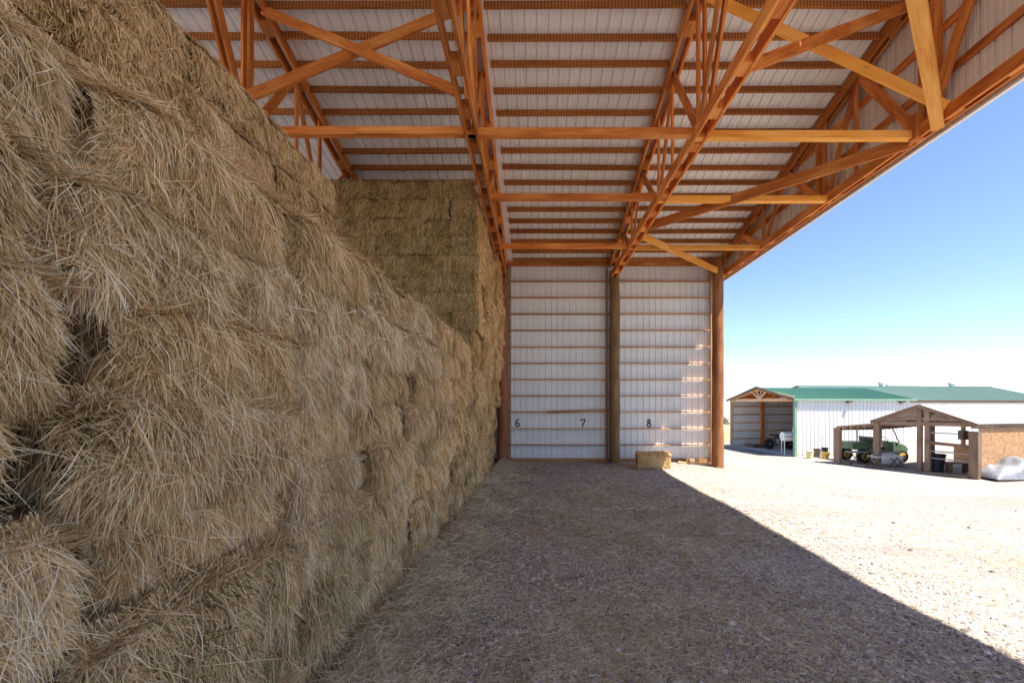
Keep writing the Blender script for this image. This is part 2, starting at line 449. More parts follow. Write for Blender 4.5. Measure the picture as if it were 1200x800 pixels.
# purlins, one per bay, hung between the top chords
pk = []
y = 15.89
while y > 6.1: pk.append(y); y -= 0.535
for y in pk:
    for b, (xa, xb) in enumerate(((-8.5, -5.35), (-5.1, -1.33), (-1.05, 2.6), (2.82, 6.5))):
        if b == 0 and not (y < 10.5): continue
        mb = MB(); dy = random.uniform(-.025, .025); dy2 = random.uniform(-.025, .025)
        mb.board((xa, y + dy, zr(y + dy)), (xb, y + dy2, zr(y + dy2)), .048, .142, up=up_n)
        mb.build('purlin', M['purlin'], barn)

# gable siding above the open end
gx = 6.74
gb = MB(); Y0 = 16.3
ribbed(gb, (gx, Y0, ZB - .01), (0, 0, 1), (0, -1, 0), lambda t: zr(Y0 - t) + .08 - ZB, Y0 - RIDGE, (1, 0, 0))
ribbed(gb, (gx, RIDGE, ZB - .01), (0, 0, 1), (0, -1, 0), lambda t: zr(RIDGE - t) + .08 - ZB, 10.2, (1, 0, 0))
gb.build('gable_panel', M['gable_in'], barn)
tb = MB(); tb.board((gx + .015, 16.3, ZB - .03), (gx + .015, -4.2, ZB - .03), .06, .03); tb.build('gable_trim', M['white_trim'], barn)
for z in (7.62, 8.42, 9.2):
    ytop = (11.25 - z) / SL - .4
    mb = MB(); mb.board((gx - .03, min(ytop, 15.7), z), (gx - .03, max(2 * RIDGE - min(ytop, 15.7), -3.7), z), .05, .13); mb.build('gable_girt', M['timber'], barn)

# struts and braces between the trusses
def brace(p, q, w=.045, h=.16, mat='timber', name='brace', up=(0, 0, 1)):
    mb = MB(); mb.board(p, q, w, h, up=up); return mb.build(name, M[mat], barn)
for D, mt in ((7.55, 'timber'), (9.9, 'timber'), (12.95, 'timber')):
    z = CH + 4.72
    for b, (xa, xb) in enumerate(((TR[0], TR[1]), (TR[1], TR[2]), (TR[2], TR[3]))):
        if b == 0 and D > 9: continue
        dz = (0, .0, -.03)[b]
        brace((tx(xa, D) - (.1 if b else .1), D + .03 * b, z + dz), (tx(xb, D) + .12, D + .03 * b, z + dz), .13, .13, 'brace' if b == 2 else 'timber', 'tie_beam')
X3, X1t, X2t, XG = -5.03, -1.2, 2.78, 6.55
brace((X3, 6.95, 6.9), (X1t, 7.7, zr(7.7) - .15), .05, .17)
brace((X3, 7.85, zr(7.85) - .12), (X1t - .1, 6.6, 6.88), .05, .15)
brace((X2t, 6.2, 6.88), (XG, 7.75, zr(7.75) - .15), .05, .17)
brace((X2t, 7.6, zr(7.6) - .1), (XG - .1, 6.95, 6.88), .05, .17, 'brace')
zc = ZB + .06
brace((X2t, 12.05, zc), (XG, 15.6, zc + .02), .05, .2, 'brace', 'knee_brace')
brace((X2t, 11.4, zc), (XG - .02, 7.75, zc), .05, .22, 'timber', 'knee_brace')
brace((X2t + .1, 3.6, zc), (XG, 7.2, zc - .02), .16, .2, 'brace', 'knee_brace')
# vertical hangers beside the pole heads
brace((6.62, 7.3, ZB + .02), (6.62, 7.3, zr(7.3)), .08, .14, 'timber', 'gable_post')
brace((6.62, 10.4, ZB + .02), (6.62, 10.4, zr(10.4)), .08, .12, 'timber', 'gable_post')
brace((6.50, 7.55, ZB - .02), (6.50, 7.55, ZB + .42), .14, .16, 'timber', 'post_block')

# ------------------------------------------------------------------ hay bales
def fld(rg, n=6, k=6.0):
    ks = rg.normal(0, k, (n, 2)); ph = rg.uniform(0, 6.28, n); am = rg.uniform(.5, 1, n)
    return lambda s, t: sum(am[i] * np.sin(ks[i, 0] * s + ks[i, 1] * t + ph[i]) for i in range(n)) / math.sqrt(n)

def bale_mesh(name, seed, mats, dims=(.58, 1.2, .43), faces=('+x',), dens=9000, wid=.004, lng=(.07, .26), tidy=0.0, segs=3, bul=.035, lift=.2, edge=.06, alt=(), ew=1.0, stray=.022):
    rg = np.random.default_rng(seed)
    hx, hy, hz = (d / 2 for d in dims)
    spec = {'+x': ((1, 0, 0), (0, 1, 0), (0, 0, 1), hx, hy, hz), '-x': ((-1, 0, 0), (0, 1, 0), (0, 0, 1), hx, hy, hz),
            '+y': ((0, 1, 0), (1, 0, 0), (0, 0, 1), hy, hx, hz), '-y': ((0, -1, 0), (1, 0, 0), (0, 0, 1), hy, hx, hz),
            '+z': ((0, 0, 1), (1, 0, 0), (0, 1, 0), hz, hx, hy), '-z': ((0, 0, -1), (1, 0, 0), (0, 1, 0), hz, hx, hy)}
    flds = {k: fld(rg, 6, 7.0) for k in spec}
    hollow = {k: fld(rg, 5, 5.0) for k in spec}
    def surf(fc, s, t, inset=0.0):
        n, a, b, h, ha, hb = spec[fc]
        n, a, b = (np.array(q, float) for q in (n, a, b))
        es = np.clip((np.abs(s) - (1 - .10 / ha)) / (.10 / ha), 0, 1); et = np.clip((np.abs(t) - (1 - .085 / hb)) / (.085 / hb), 0, 1)
        drop = edge * (ew * es ** 2 + et ** 2)
        if fc[1] == 'z': o = -.4 * drop + .01 * flds[fc](s * ha, t * hb)
        else: o = bul * flds[fc](s * ha, t * hb) - drop - .085 * np.clip(hollow[fc](s * ha, t * hb) - .75, 0, 1)
        sx = np.sign(s) * np.clip(np.abs(s), 0, 1); 
        return np.outer(np.ones_like(s) * 1.0, n) * (h + o - inset)[:, None] + np.outer(s * ha * (1 - inset / ha), a) + np.outer(t * hb * (1 - inset / hb), b)
    V = []; Fc = []; mi = []; nv = 0
    G = 12
    for fc in spec:
        u = np.linspace(-1, 1, G + 1); ss, tt = np.meshgrid(u, u, indexing='ij')
        p = surf(fc, ss.ravel(), tt.ravel(), .018)
        V.append(p)
        n, a, b = spec[fc][:3]; flip = np.dot(np.cross(a, b), n) < 0
        for i in range(G):
            for j in range(G):
                q = [nv + i * (G + 1) + j, nv + (i + 1) * (G + 1) + j, nv + (i + 1) * (G + 1) + j + 1, nv + i * (G + 1) + j + 1]
                Fc.append(q[::-1] if flip else q); mi.append(1)
        nv += p.shape[0]
    # loose stems over the packed body
    for fc in spec:
        if fc == '-z': continue
        n, a, b, h, ha, hb = spec[fc]; n = np.array(n, float); a = np.array(a, float)
        area = 4 * ha * hb / (1.2 * .43)
        cnt = int(dens * area * (1.0 if fc in faces else (.14 if fc != '+z' else .35)))
        if cnt < 5: continue
        # stems come in wisps: pick wisp centres, then stems around them
        nc = max(6, cnt // 16)
        cs = rg.uniform(-1.04, 1.04, nc); ct = rg.uniform(-1.06, 1.06, nc)
        cth = .42 * fld(rg, 5, 5.0)(cs * ha, ct * hb) * (1 - tidy) + rg.normal(0, .35 - .18 * tidy, nc) + np.where(rg.random(nc) < .09 * (1 - tidy), rg.uniform(-1.6, 1.6, nc), 0)
        clf = np.abs(rg.normal(0, lift, nc)); cln = rg.uniform(*lng, nc)
        w = rg.integers(0, nc, cnt)
        s = np.clip(cs[w] + rg.normal(0, .03 / ha, cnt), -1.03, 1.03); t = np.clip(ct[w] + rg.normal(0, .045 / hb, cnt), -1.03, 1.03)
        th = cth[w] + rg.normal(0, .28 - .1 * tidy, cnt) + np.where(rg.random(cnt) < .10, rg.uniform(-1.5, 1.5, cnt), 0)
        ln = cln[w] * rg.uniform(.55, 1.25, cnt)
        lf = clf[w] + np.abs(rg.normal(0, .10, cnt))
        root = surf(fc, s, t, .012)
        if fc[1] == 'z': bdir = np.array(spec[fc][2], float)
        else: bdir = np.array((0, 0, -1.0))
        tan = np.cos(th)[:, None] * bdir + np.sin(th)[:, None] * a
        K = segs + 1
        wd = wid * rg.uniform(.5, 1.4, cnt)
        st_ = rg.random(cnt) < stray
        wd = np.where(st_, wd * 1.2, wd); ln = np.where(st_, ln * rg.uniform(.9, 1.7, cnt), ln)
        th2 = rg.normal(0, 1.0, cnt); tan = np.where(st_[:, None], np.cos(th2)[:, None] * bdir + np.sin(th2)[:, None] * a, tan); lf = np.where(st_, lf + .25, lf)
        side0 = np.cross(tan, n); side0 = side0 + rg.normal(0, .55, cnt)[:, None] * n
        side0 /= np.linalg.norm(side0, axis=1)[:, None]
        drp = rg.uniform(.05, .9, cnt) * np.where(st_, .25, 1); crv = rg.normal(0, .38, cnt) * np.where(st_, .25, 1)
        pts = np.zeros((cnt, K, 2, 3))
        for k in range(K):
            f = k / segs
            pos = root + tan * ((f - .35) * ln)[:, None] + n * (lf * ln * np.clip(f, 0, 1) * (1.1 - .5 * f))[:, None]
            pos = pos + side0 * (crv * ln * ln * f * f)[:, None]
            if fc[1] != 'z': pos[:, 2] -= drp * (ln * f) ** 2
            tw = wd * (1.0 if k < segs else .35) / 2
            pts[:, k, 0] = pos - side0 * tw[:, None]; pts[:, k, 1] = pos + side0 * tw[:, None]
        V.append(pts.reshape(-1, 3))
        base = nv + np.arange(cnt)[:, None] * (2 * K)
        for k in range(segs):
            q = np.stack([base[:, 0] + 2 * k, base[:, 0] + 2 * k + 1, base[:, 0] + 2 * k + 3, base[:, 0] + 2 * k + 2], 1)
            Fc.append(q); mi.append(('all', 2 if fc in alt else 0))
        nv += cnt * 2 * K
    return raw_mesh(name, V, Fc, mi, mats)

def raw_mesh(name, V, Fc, mi, mats):
    verts = np.concatenate(V).astype(np.float32)
    quads = []; mids = []
    for f, m_ in zip(Fc, mi):
        if m_ is None: quads.append(f); mids.append(np.zeros(len(f), np.int32))
        elif isinstance(m_, tuple): quads.append(f); mids.append(np.full(len(f), m_[1], np.int32))
        else: quads.append(np.array([f])); mids.append(np.array([m_], np.int32))
    quads = np.concatenate(quads).astype(np.int32); mids = np.concatenate(mids)
    me = bpy.data.meshes.new(name)
    me.vertices.add(len(verts)); me.vertices.foreach_set('co', verts.ravel())
    me.loops.add(quads.size); me.loops.foreach_set('vertex_index', quads.ravel())
    me.polygons.add(len(quads)); me.polygons.foreach_set('loop_start', np.arange(0, quads.size, 4, dtype=np.int32))
    for m_ in mats: me.materials.append(m_)
    me.polygons.foreach_set('material_index', mids)
    me.update(calc_edges=True); me.validate()
    return me

BH, BL, BD = .43, 1.2, .58
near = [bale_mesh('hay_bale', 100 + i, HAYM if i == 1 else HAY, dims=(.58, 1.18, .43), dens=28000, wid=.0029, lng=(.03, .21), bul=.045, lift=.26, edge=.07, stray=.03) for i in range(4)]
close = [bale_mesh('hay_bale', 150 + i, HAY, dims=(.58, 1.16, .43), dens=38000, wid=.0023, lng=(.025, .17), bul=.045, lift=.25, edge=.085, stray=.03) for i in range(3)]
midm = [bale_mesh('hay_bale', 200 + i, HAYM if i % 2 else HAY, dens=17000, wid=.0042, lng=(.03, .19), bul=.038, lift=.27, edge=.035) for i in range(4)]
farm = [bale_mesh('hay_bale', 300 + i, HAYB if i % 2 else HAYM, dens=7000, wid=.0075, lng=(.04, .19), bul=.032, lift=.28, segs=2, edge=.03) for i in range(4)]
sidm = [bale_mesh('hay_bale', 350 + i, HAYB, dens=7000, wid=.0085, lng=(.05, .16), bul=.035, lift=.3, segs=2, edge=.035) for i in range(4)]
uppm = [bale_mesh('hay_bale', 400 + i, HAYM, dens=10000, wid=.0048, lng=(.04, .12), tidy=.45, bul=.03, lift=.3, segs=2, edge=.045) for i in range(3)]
cor = [bale_mesh('hay_bale', 500 + i, HAYB + (HAYG[0],), faces=('-y', '+x'), dens=6500, wid=.0085, lng=(.05, .14), tidy=.4, bul=.024, lift=.24, segs=2, edge=.028, ew=.5, alt=('-y',)) for i in range(3)]  # gold side, duller olive front: side light put into the stem colours
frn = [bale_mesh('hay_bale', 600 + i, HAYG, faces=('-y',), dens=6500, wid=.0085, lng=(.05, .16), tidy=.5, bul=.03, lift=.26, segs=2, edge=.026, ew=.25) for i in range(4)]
ORD = ['first', 'second', 'third', 'fourth', 'fifth', 'sixth', 'seventh', 'eighth', 'ninth', 'tenth', 'eleventh', 'twelfth', 'thirteenth', 'fourteenth', 'fifteenth', 'sixteenth', 'seventeenth']
rj = random.Random(5)
protos = {}
def bale(me, x, y, z, label, group, jx=.035, tilt=.025, flip=True):
    """x is the face that looks to +X; every bale is an object of its own, sharing one of a few meshes"""
    if me.name not in protos:
        o = bpy.data.objects.new('hay_bale', me); protos[me.name] = o
    else: o = protos[me.name].copy()
    COL.objects.link(o)
    o.location = (x - BD / 2 + rj.uniform(-jx, jx), y + rj.uniform(-.02, .02), z + BH / 2 + rj.uniform(-.008, .012))
    o.rotation_euler = (rj.uniform(-tilt, tilt) * .6, rj.uniform(-tilt, tilt), rj.uniform(-tilt, tilt))
    o.scale = (1, rj.uniform(.985, 1.03), rj.uniform(.98, 1.02))
    tag(o, label, 'hay bale', group); return o

# the long low stack beside the camera: eight courses, eight bales long, its near end out of the picture
def facex(y, z): return -1.66 + .010 * y + .03 * math.sin(y * .9 + z) - .012 * max(z - 2.0, 0)
for c in range(8):
    for k in range(8):
        y = 10.0 - BL * (k + .5) + (.12 if c % 2 else -.05) - ((.20, .17, .13, .19, .15, .21, .12, .08)[c] if k == 7 else 0)
        yj = y + rj.uniform(-.8, .8); pool = near if yj < 3.6 else (midm if yj < 6.4 else farm)
        bale(close[(c * 2 + c // 3) % 3] if k == 7 else pool[rj.randrange(4)], facex(y, c * BH), y, c * BH,
             'tan hay bale in the low front stack, %s course up, %s from the tall stack' % (ORD[c], ORD[k]), 'hay bales of the low front stack', jx=.065 if k < 6 else .08, tilt=.035)
# the set-back stack above it: four more courses
for c in range(4):
    for k in range(4):
        y = 5.9 - BL * (k + .5) + (.1 if c % 2 else 0)
        bale(uppm[(c + k * 2) % 3], -2.78 - .03 * c, y, 8 * BH + c * BH,
             'golden hay bale set back above the low stack, %s course, %s from far end' % (ORD[c], ORD[k]), 'hay bales set back above the low front stack', jx=.03)
# the tall stack at the far end
NT = 17
for c in range(NT):
    for k in range(5):
        y = 10.0 + 1.13 * (k + .5)
        zc_ = c / NT
        x = -1.56 + .09 * math.sin(math.pi * min(1, max(0, zc_ - .35) / .65)) - .12 * max(0, zc_ - .86) / .14 - (.16 * max(0, 1 - c / 7) if k >= 2 else 0) + (.022 * k if c > 4 else 0)
        if k == 4: x -= .09 * max(0, 1 - c / 8)
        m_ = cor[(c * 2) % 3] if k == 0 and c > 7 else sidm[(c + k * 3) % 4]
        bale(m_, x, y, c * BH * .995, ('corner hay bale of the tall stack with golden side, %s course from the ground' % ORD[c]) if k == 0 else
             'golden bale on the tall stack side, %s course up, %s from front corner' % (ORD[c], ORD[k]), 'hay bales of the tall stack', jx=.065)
for j in range(1, 6):
    for c in range(NT):
        if c * BH < 3.3 + (j - 1) * .55: continue
        xr = -1.56 + .09 * math.sin(math.pi * min(1, max(0, c / NT - .35) / .65)) - .12 * max(0, c / NT - .86) / .14
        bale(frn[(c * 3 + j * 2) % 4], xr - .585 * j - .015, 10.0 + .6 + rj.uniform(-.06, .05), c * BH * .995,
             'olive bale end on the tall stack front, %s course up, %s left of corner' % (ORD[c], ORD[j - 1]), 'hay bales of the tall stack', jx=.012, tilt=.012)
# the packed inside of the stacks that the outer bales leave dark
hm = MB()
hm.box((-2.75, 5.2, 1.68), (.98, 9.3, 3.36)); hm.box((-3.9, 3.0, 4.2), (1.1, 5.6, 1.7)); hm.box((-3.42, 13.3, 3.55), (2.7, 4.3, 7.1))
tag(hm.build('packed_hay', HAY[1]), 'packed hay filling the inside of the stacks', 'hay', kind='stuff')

# the single bale by the wall, with its twine
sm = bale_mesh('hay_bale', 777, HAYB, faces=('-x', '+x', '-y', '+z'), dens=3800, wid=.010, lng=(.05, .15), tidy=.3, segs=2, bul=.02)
c = W(768.5, 551, 14.2)
sbale = bpy.data.objects.new('hay_bale', sm); COL.objects.link(sbale)
sbale.location = (c.x, 14.55, .215 + gz(c.x)); sbale.rotation_euler = (math.radians(90) * 0, 0, math.radians(86)); sbale.scale = (.95, .87, 1.24)
sbale.location.z = .265
tag(sbale, 'single hay bale lying on the ground against the numbered barn wall', 'hay bale')
for dx in (-.17, 0.0, .17):
    t = MB(); zz, hy = .222, .61
    t.tube([(dx, -hy, -zz), (dx, -hy, zz), (dx, hy, zz), (dx, hy, -zz), (dx, -hy, -zz)], .007, 6, cap=False)
    o = t.build('twine', M['twine']); o.parent = sbale
# planks at the foot of the wall
pb = MB(); pb.board((4.95, 15.8, .05 + gz(5)), (6.15, 15.62, .045 + gz(6)), .2, .05)
tag(pb.build('plank', M['pale_wood'], origin=(5.5, 15.7, 0)), 'pale plank lying along the wall foot beside the right pole', 'plank')
pb = MB(); pb.box((5.45, 15.66, .16 + gz(5.4)), (.36, .15, .12), .2)
tag(pb.build('wood_block', M['pale_wood'], origin=(5.4, 15.7, 0), bevel=.008), 'short pale timber offcut resting on the plank at the wall foot', 'timber offcut')

# ------------------------------------------------------------------ ground
gx_ = np.concatenate([[-1500, -700, -300, -120, -60, -30, -16], np.arange(-9, 24.01, .3), [28, 34, 42, 60, 90, 150, 300, 700, 1500]])
gy_ = np.concatenate([[-1500, -600, -200, -80, -30, -12], np.arange(-4, 30.01, .3), [34, 40, 50, 70, 100, 160, 300, 700, 1500]])
XX, YY = np.meshgrid(gx_, gy_, indexing='ij')
ZZ = YARD * smooth(4.5, 12, XX)
und = .018 * np.sin(XX * 1.3 + .7 * np.sin(YY * .8)) * np.sin(YY * 1.1 + XX * .4) + .012 * np.sin(XX * 3.1 + YY * 2.3)
ZZ = ZZ + und * ((np.abs(XX) < 25) & (YY > -6) & (YY < 31))
vv = np.stack([XX.ravel(), YY.ravel(), ZZ.ravel()], 1)
ni, nj = XX.shape
ii, jj = np.meshgrid(np.arange(ni - 1), np.arange(nj - 1), indexing='ij')
qq = np.stack([(ii * nj + jj).ravel(), ((ii + 1) * nj + jj).ravel(), ((ii + 1) * nj + jj + 1).ravel(), (ii * nj + jj + 1).ravel()], 1)

def ground_mat():
    m, nt, b = newmat('gravel and straw ground')
    co = nt.nodes.new('ShaderNodeTexCoord').outputs['Object']
    big = noise(nt, co, .35, 5, .6); med = noise(nt, co, 2.2, 5, .65); fine = noise(nt, co, 26, 4, .7)
    v = N(nt, 'ShaderNodeTexVoronoi', Scale=26.0); L(nt, co, v.inputs['Vector'])
    v2 = N(nt, 'ShaderNodeTexVoronoi', Scale=60.0); L(nt, co, v2.inputs['Vector'])
    sep = nt.nodes.new('ShaderNodeSeparateColor'); L(nt, v.outputs['Color'], sep.inputs[0])
    stone = ramp(nt, sep.outputs[0], [(0, (.20, .18, .185)), (.35, (.45, .41, .40)), (.7, (.59, .55, .535)), (1, (.68, .65, .635))])
    sep2 = nt.nodes.new('ShaderNodeSeparateColor'); L(nt, v2.outputs['Color'], sep2.inputs[0])
    grit = ramp(nt, sep2.outputs[0], [(0, (.36, .30, .265)), (.6, (.56, .495, .435)), (1, (.70, .64, .57))])
    isst = ramp(nt, sep.outputs[1], [(.42, (0, 0, 0)), (.5, (1, 1, 1))])
    c = mix(nt, isst, grit, stone)
    # dirt and trodden hay between the stones
    dirt = ramp(nt, math_(nt, 'ADD', math_(nt, 'MULTIPLY', big, .55), math_(nt, 'MULTIPLY', med, .5)), [(.44, (0, 0, 0)), (.64, (1, 1, 1))])
    c = mix(nt, math_(nt, 'MULTIPLY', dirt, .45), c, mix(nt, fine, (.44, .36, .27), (.62, .54, .43)))
    lane = noise(nt, mapping(nt, co, (.10, .9, 1)), 1.0, 4, .6)
    c = mix(nt, math_(nt, 'MULTIPLY', ramp(nt, lane, [(.45, (0, 0, 0)), (.62, (1, 1, 1))]), .5), c, (.33, .295, .265))
    c = mix(nt, 1.0, c, (.67, .655, .665), 'MULTIPLY')
    L(nt, c, b.inputs['Base Color']); b.inputs['Roughness'].default_value = .95
    b.inputs['Specular IOR Level'].default_value = .2
    inv = math_(nt, 'SUBTRACT', 1.0, v.outputs['Distance'])
    hgt = math_(nt, 'ADD', math_(nt, 'MULTIPLY', inv, .7), math_(nt, 'ADD', math_(nt, 'MULTIPLY', fine, .5), math_(nt, 'MULTIPLY', med, .6)))
    bump(nt, b, hgt, .5, .02)
    return m
M['ground'] = ground_mat()
gme = raw_mesh('ground', [vv], [qq], [None], [M['ground']])
gme.polygons.foreach_set('use_smooth', [True] * len(gme.polygons))
go = bpy.data.objects.new('ground', gme); COL.objects.link(go); go['kind'] = 'structure'

def gzv(x, y):
    z = YARD * smooth(4.5, 12, x)
    return z + .018 * np.sin(x * 1.3 + .7 * np.sin(y * .8)) * np.sin(y * 1.1 + x * .4) + .012 * np.sin(x * 3.1 + y * 2.3)

# loose stones
def stones(n, seed, area, size, name, mat):
    rg = np.random.default_rng(seed)
    x, y = area(rg, n); n = len(x); z = gzv(x, y)
    s = rg.uniform(*size, n) * (1 + .9 * (rg.random(n) < .05))
    base = np.array([[-1, -1, -.6], [1, -1, -.6], [1, 1, -.6], [-1, 1, -.6], [-.7, -.7, .6], [.7, -.7, .6], [.7, .7, .6], [-.7, .7, .6]])
    fq = np.array([[0, 3, 2, 1], [4, 5, 6, 7], [0, 1, 5, 4], [1, 2, 6, 5], [2, 3, 7, 6], [3, 0, 4, 7]])
    P = base[None] + rg.normal(0, .28, (n, 8, 3))
    P = P * (s[:, None, None] * np.stack([rg.uniform(.7, 1.4, n), rg.uniform(.7, 1.2, n), rg.uniform(.5, .9, n)], 1)[:, None, :])
    a = rg.uniform(0, 6.28, n); ca_, sa = np.cos(a)[:, None], np.sin(a)[:, None]
    X_ = P[:, :, 0] * ca_ - P[:, :, 1] * sa; Y_ = P[:, :, 0] * sa + P[:, :, 1] * ca_
    P = np.stack([X_ + x[:, None], Y_ + y[:, None], P[:, :, 2] + (z + s * .12)[:, None]], 2)
    q = (np.arange(n)[:, None, None] * 8 + fq[None]).reshape(-1, 4)
    me = raw_mesh(name, [P.reshape(-1, 3)], [q], [None], [mat])
    o = bpy.data.objects.new(name, me); COL.objects.link(o); return o
def stone_mat():
    m, nt, b = newmat('gravel stones')
    geo = nt.nodes.new('ShaderNodeNewGeometry')
    L(nt, ramp(nt, geo.outputs['Random Per Island'], [(0, (.13, .115, .125)), (.4, (.38, .345, .345)), (.7, (.54, .50, .49)), (.9, (.60, .53, .45)), (1, (.74, .71, .69))]), b.inputs['Base Color'])
    b.inputs['Roughness'].default_value = .9
    return m
M['stone'] = stone_mat()
def near_area(rg, n):
    y = 2.9 * np.exp(rg.random(n) * math.log(16.0 / 2.9)); y = np.clip(y, 2.9, 16)
    x = rg.uniform(-1.5, 1, n) ; x = -1.3 + rg.random(n) * (np.minimum(1.15 * y + .6, 13) + 1.3)
    k = (x < 4.6) | (rg.random(n) < .3)
    return x[k], y[k]
tag(stones(34000, 3, near_area, (.005, .016), 'gravel', M['stone']), 'loose grey and brown gravel strewn over the yard', 'gravel', kind='stuff')

# loose hay on the ground
def litter(n, seed, area, lng, wid, name, mats, fluff=.03):
    rg = np.random.default_rng(seed)
    x, y = area(rg, n)
    ln = rg.uniform(*lng, n); a = rg.uniform(0, 6.28, n)
    z = gzv(x, y) + .008 + np.abs(rg.normal(0, fluff, n))
    d = np.stack([np.cos(a), np.sin(a), rg.normal(0, .16, n)], 1); sdv = np.stack([-np.sin(a), np.cos(a), rg.normal(0, .5, n)], 1)
    sdv /= np.linalg.norm(sdv, axis=1)[:, None]
    w = rg.uniform(.6, 1.3, n) * wid * np.clip(y / 4.5, .8, 2.2)
    crv = rg.normal(0, .18, n)
    P = np.zeros((n, 3, 2, 3)); c0 = np.stack([x, y, z], 1)
    for k, f in enumerate((-.5, 0, .5)):
        pos = c0 + d * (ln * f)[:, None] + np.stack([-np.sin(a), np.cos(a), np.zeros(n)], 1) * (crv * ln * (f * f * 4))[:, None]
        pos[:, 2] = np.maximum(pos[:, 2], gzv(pos[:, 0], pos[:, 1]) + .005)
        P[:, k, 0] = pos - sdv * (w / 2)[:, None]; P[:, k, 1] = pos + sdv * (w / 2)[:, None]
    b0 = np.arange(n)[:, None] * 6
    q = np.concatenate([np.concatenate([b0, b0 + 1, b0 + 3, b0 + 2], 1), np.concatenate([b0 + 2, b0 + 3, b0 + 5, b0 + 4], 1)])
    me = raw_mesh(name, [P.reshape(-1, 3)], [q], [None], mats)
    o = bpy.data.objects.new(name, me); COL.objects.link(o); return o
patchf = fld(np.random.default_rng(9), 8, 1.1)
def lit_area(rg, n):
    xs, ys_ = [], []
    tot = 0
    while tot < n:
        m_ = n * 3
        y = 2.7 * np.exp(rg.random(m_) * math.log(16.0 / 2.7)); x = -1.5 + rg.random(m_) * (np.minimum(1.0 * y + 1.2, 9) + 1.5)
        p = .12 + .60 * np.clip(patchf(x, y * .7), 0, 1.2) + .75 * np.exp(-(x + 1.5) / .45) 
        p = p * np.where(x > 4.0, .18, 1.0)
        k = rg.random(m_) < p
        xs.append(x[k]); ys_.append(y[k]); tot += k.sum()
    return np.concatenate(xs)[:n], np.concatenate(ys_)[:n]
tag(litter(80000, 21, lit_area, (.03, .16), .0036, 'loose_hay', HAYL[:1], .012), 'loose hay stems scattered over the shaded gravel', 'hay', kind='stuff')
def foot_area(rg, n):
    y = 2.2 + rg.random(n) ** 1.2 * 13.0
    return -1.58 + .01 * y + np.abs(rg.normal(0, .26, n)) * (.7 + .8 * np.sin(y * 1.7) ** 2), y
fo = litter(60000, 22, foot_area, (.06, .24), .0044, 'loose_hay', HAYL[:1], .10)
tag(fo, 'fallen hay heaped along the foot of the stacks', 'hay', kind='stuff')

# ------------------------------------------------------------------ yard buildings
def rotd(a): return Vector((math.cos(a), math.sin(a), 0))
Z0 = YARD
# --- open ended shed with the bright green roof
SN = Vector((13.3, 22.8, Z0)); u = Vector((-.159, .987, 0)); v = Vector((.987, .159, 0)); SWD = 5.67; SLN = 7.0
EZ, AZ = 2.42, 3.12                            # eave and ridge, absolute heights
shed = thing('metal_shed', tuple(SN + u * SWD / 2), 'small open ended white steel shed with bright green ribbed roof', 'shed')
def S(a, b, z): 
    p = SN + u * a + v * b; return Vector((p.x, p.y, z))
wbm = MB(); ribbed(wbm, S(0, 0, Z0), (0, 0, 1), v, EZ - Z0, SLN, -u, depth=.03); wbm.build('side_wall', M['white_steel'], shed)
wbm = MB(); ribbed(wbm, S(SWD, 0, Z0), (0, 0, 1), v, EZ - Z0, SLN, u, depth=.03); wbm.build('side_wall', M['white_steel'], shed)
wbm = MB(); ribbed(wbm, S(0, SLN, Z0), (0, 0, 1), u, EZ - Z0, SWD, v, depth=.03); wbm.build('end_wall', M['white_steel'], shed)
def slope(mb, e, r, out, ln, mat_n, oh=.2, ohg=.25):
    """ribbed slope from eave point e to ridge point r, running ln along v"""
    e, r = Vector(e), Vector(r); d = (r - e); d.normalize(); e2 = e - d * oh
    nrm = d.cross(v).normalized()
    if nrm.z < 0: nrm = -nrm
    ribbed(mb, e2 - v * ohg, d, v, (r - e2).length, ln + 2 * ohg, nrm, depth=.03)
rm = MB(); slope(rm, S(0, 0, EZ + .04), S(SWD / 2, 0, AZ), -1, SLN, None); slope(rm, S(SWD, 0, EZ + .04), S(SWD / 2, 0, AZ), 1, SLN, None)
shr = rm.build('roof', M['green_roof'], shed)
mb = MB(); mb.board(S(-.19, -.25, EZ - .03), S(-.19, SLN + .25, EZ - .03), .025, .1); mb.build('eave_trim', M['green_trim'], shed)
mb = MB()
for a0 in (-.19, SWD + .19):
    mb.board(S(a0, -.27, EZ - .03), S(SWD / 2, -.27, AZ + .02), .03, .14)
mb.build('rake_trim', M['weathered'], shed)
mb = MB(); mb.board(S(0, -.03, Z0), S(0, -.03, EZ), .14, .14, up=u); mb.build('corner_post', M['green_trim'], shed)
mb = MB(); mb.board(S(SWD, -.03, Z0), S(SWD, -.03, EZ), .14, .14, up=u); mb.build('corner_post', M['pale_wood'], shed)
mb = MB()
mb.board(S(.05, -.06, EZ - .02), S(SWD - .05, -.06, EZ - .02), .07, .17)
for a0, a1 in ((.05, SWD / 2), (SWD - .05, SWD / 2)): mb.board(S(a0, -.06, EZ + .06), S(a1, -.06, AZ - .1), .06, .14)
for da in (-.5, -.18, .18, .5): mb.board(S(SWD / 2, -.075, EZ + .05), S(SWD / 2 + da * 1.2, -.075, AZ - .12 - abs(da) * .28), .05, .08)
mb.build('front_truss', M['pale_wood'], shed)
for b_ in (1.8, 3.6, 5.4):
    mb = MB(); mb.board(S(.05, b_, EZ - .02), S(SWD - .05, b_, EZ - .02), .07, .2)
    for a0 in (.05, SWD - .05): mb.board(S(a0, b_, EZ - .10), S(SWD / 2, b_, AZ - .2), .06, .13)
    mb.build('roof_truss', M['timber'], shed)
mb = MB()
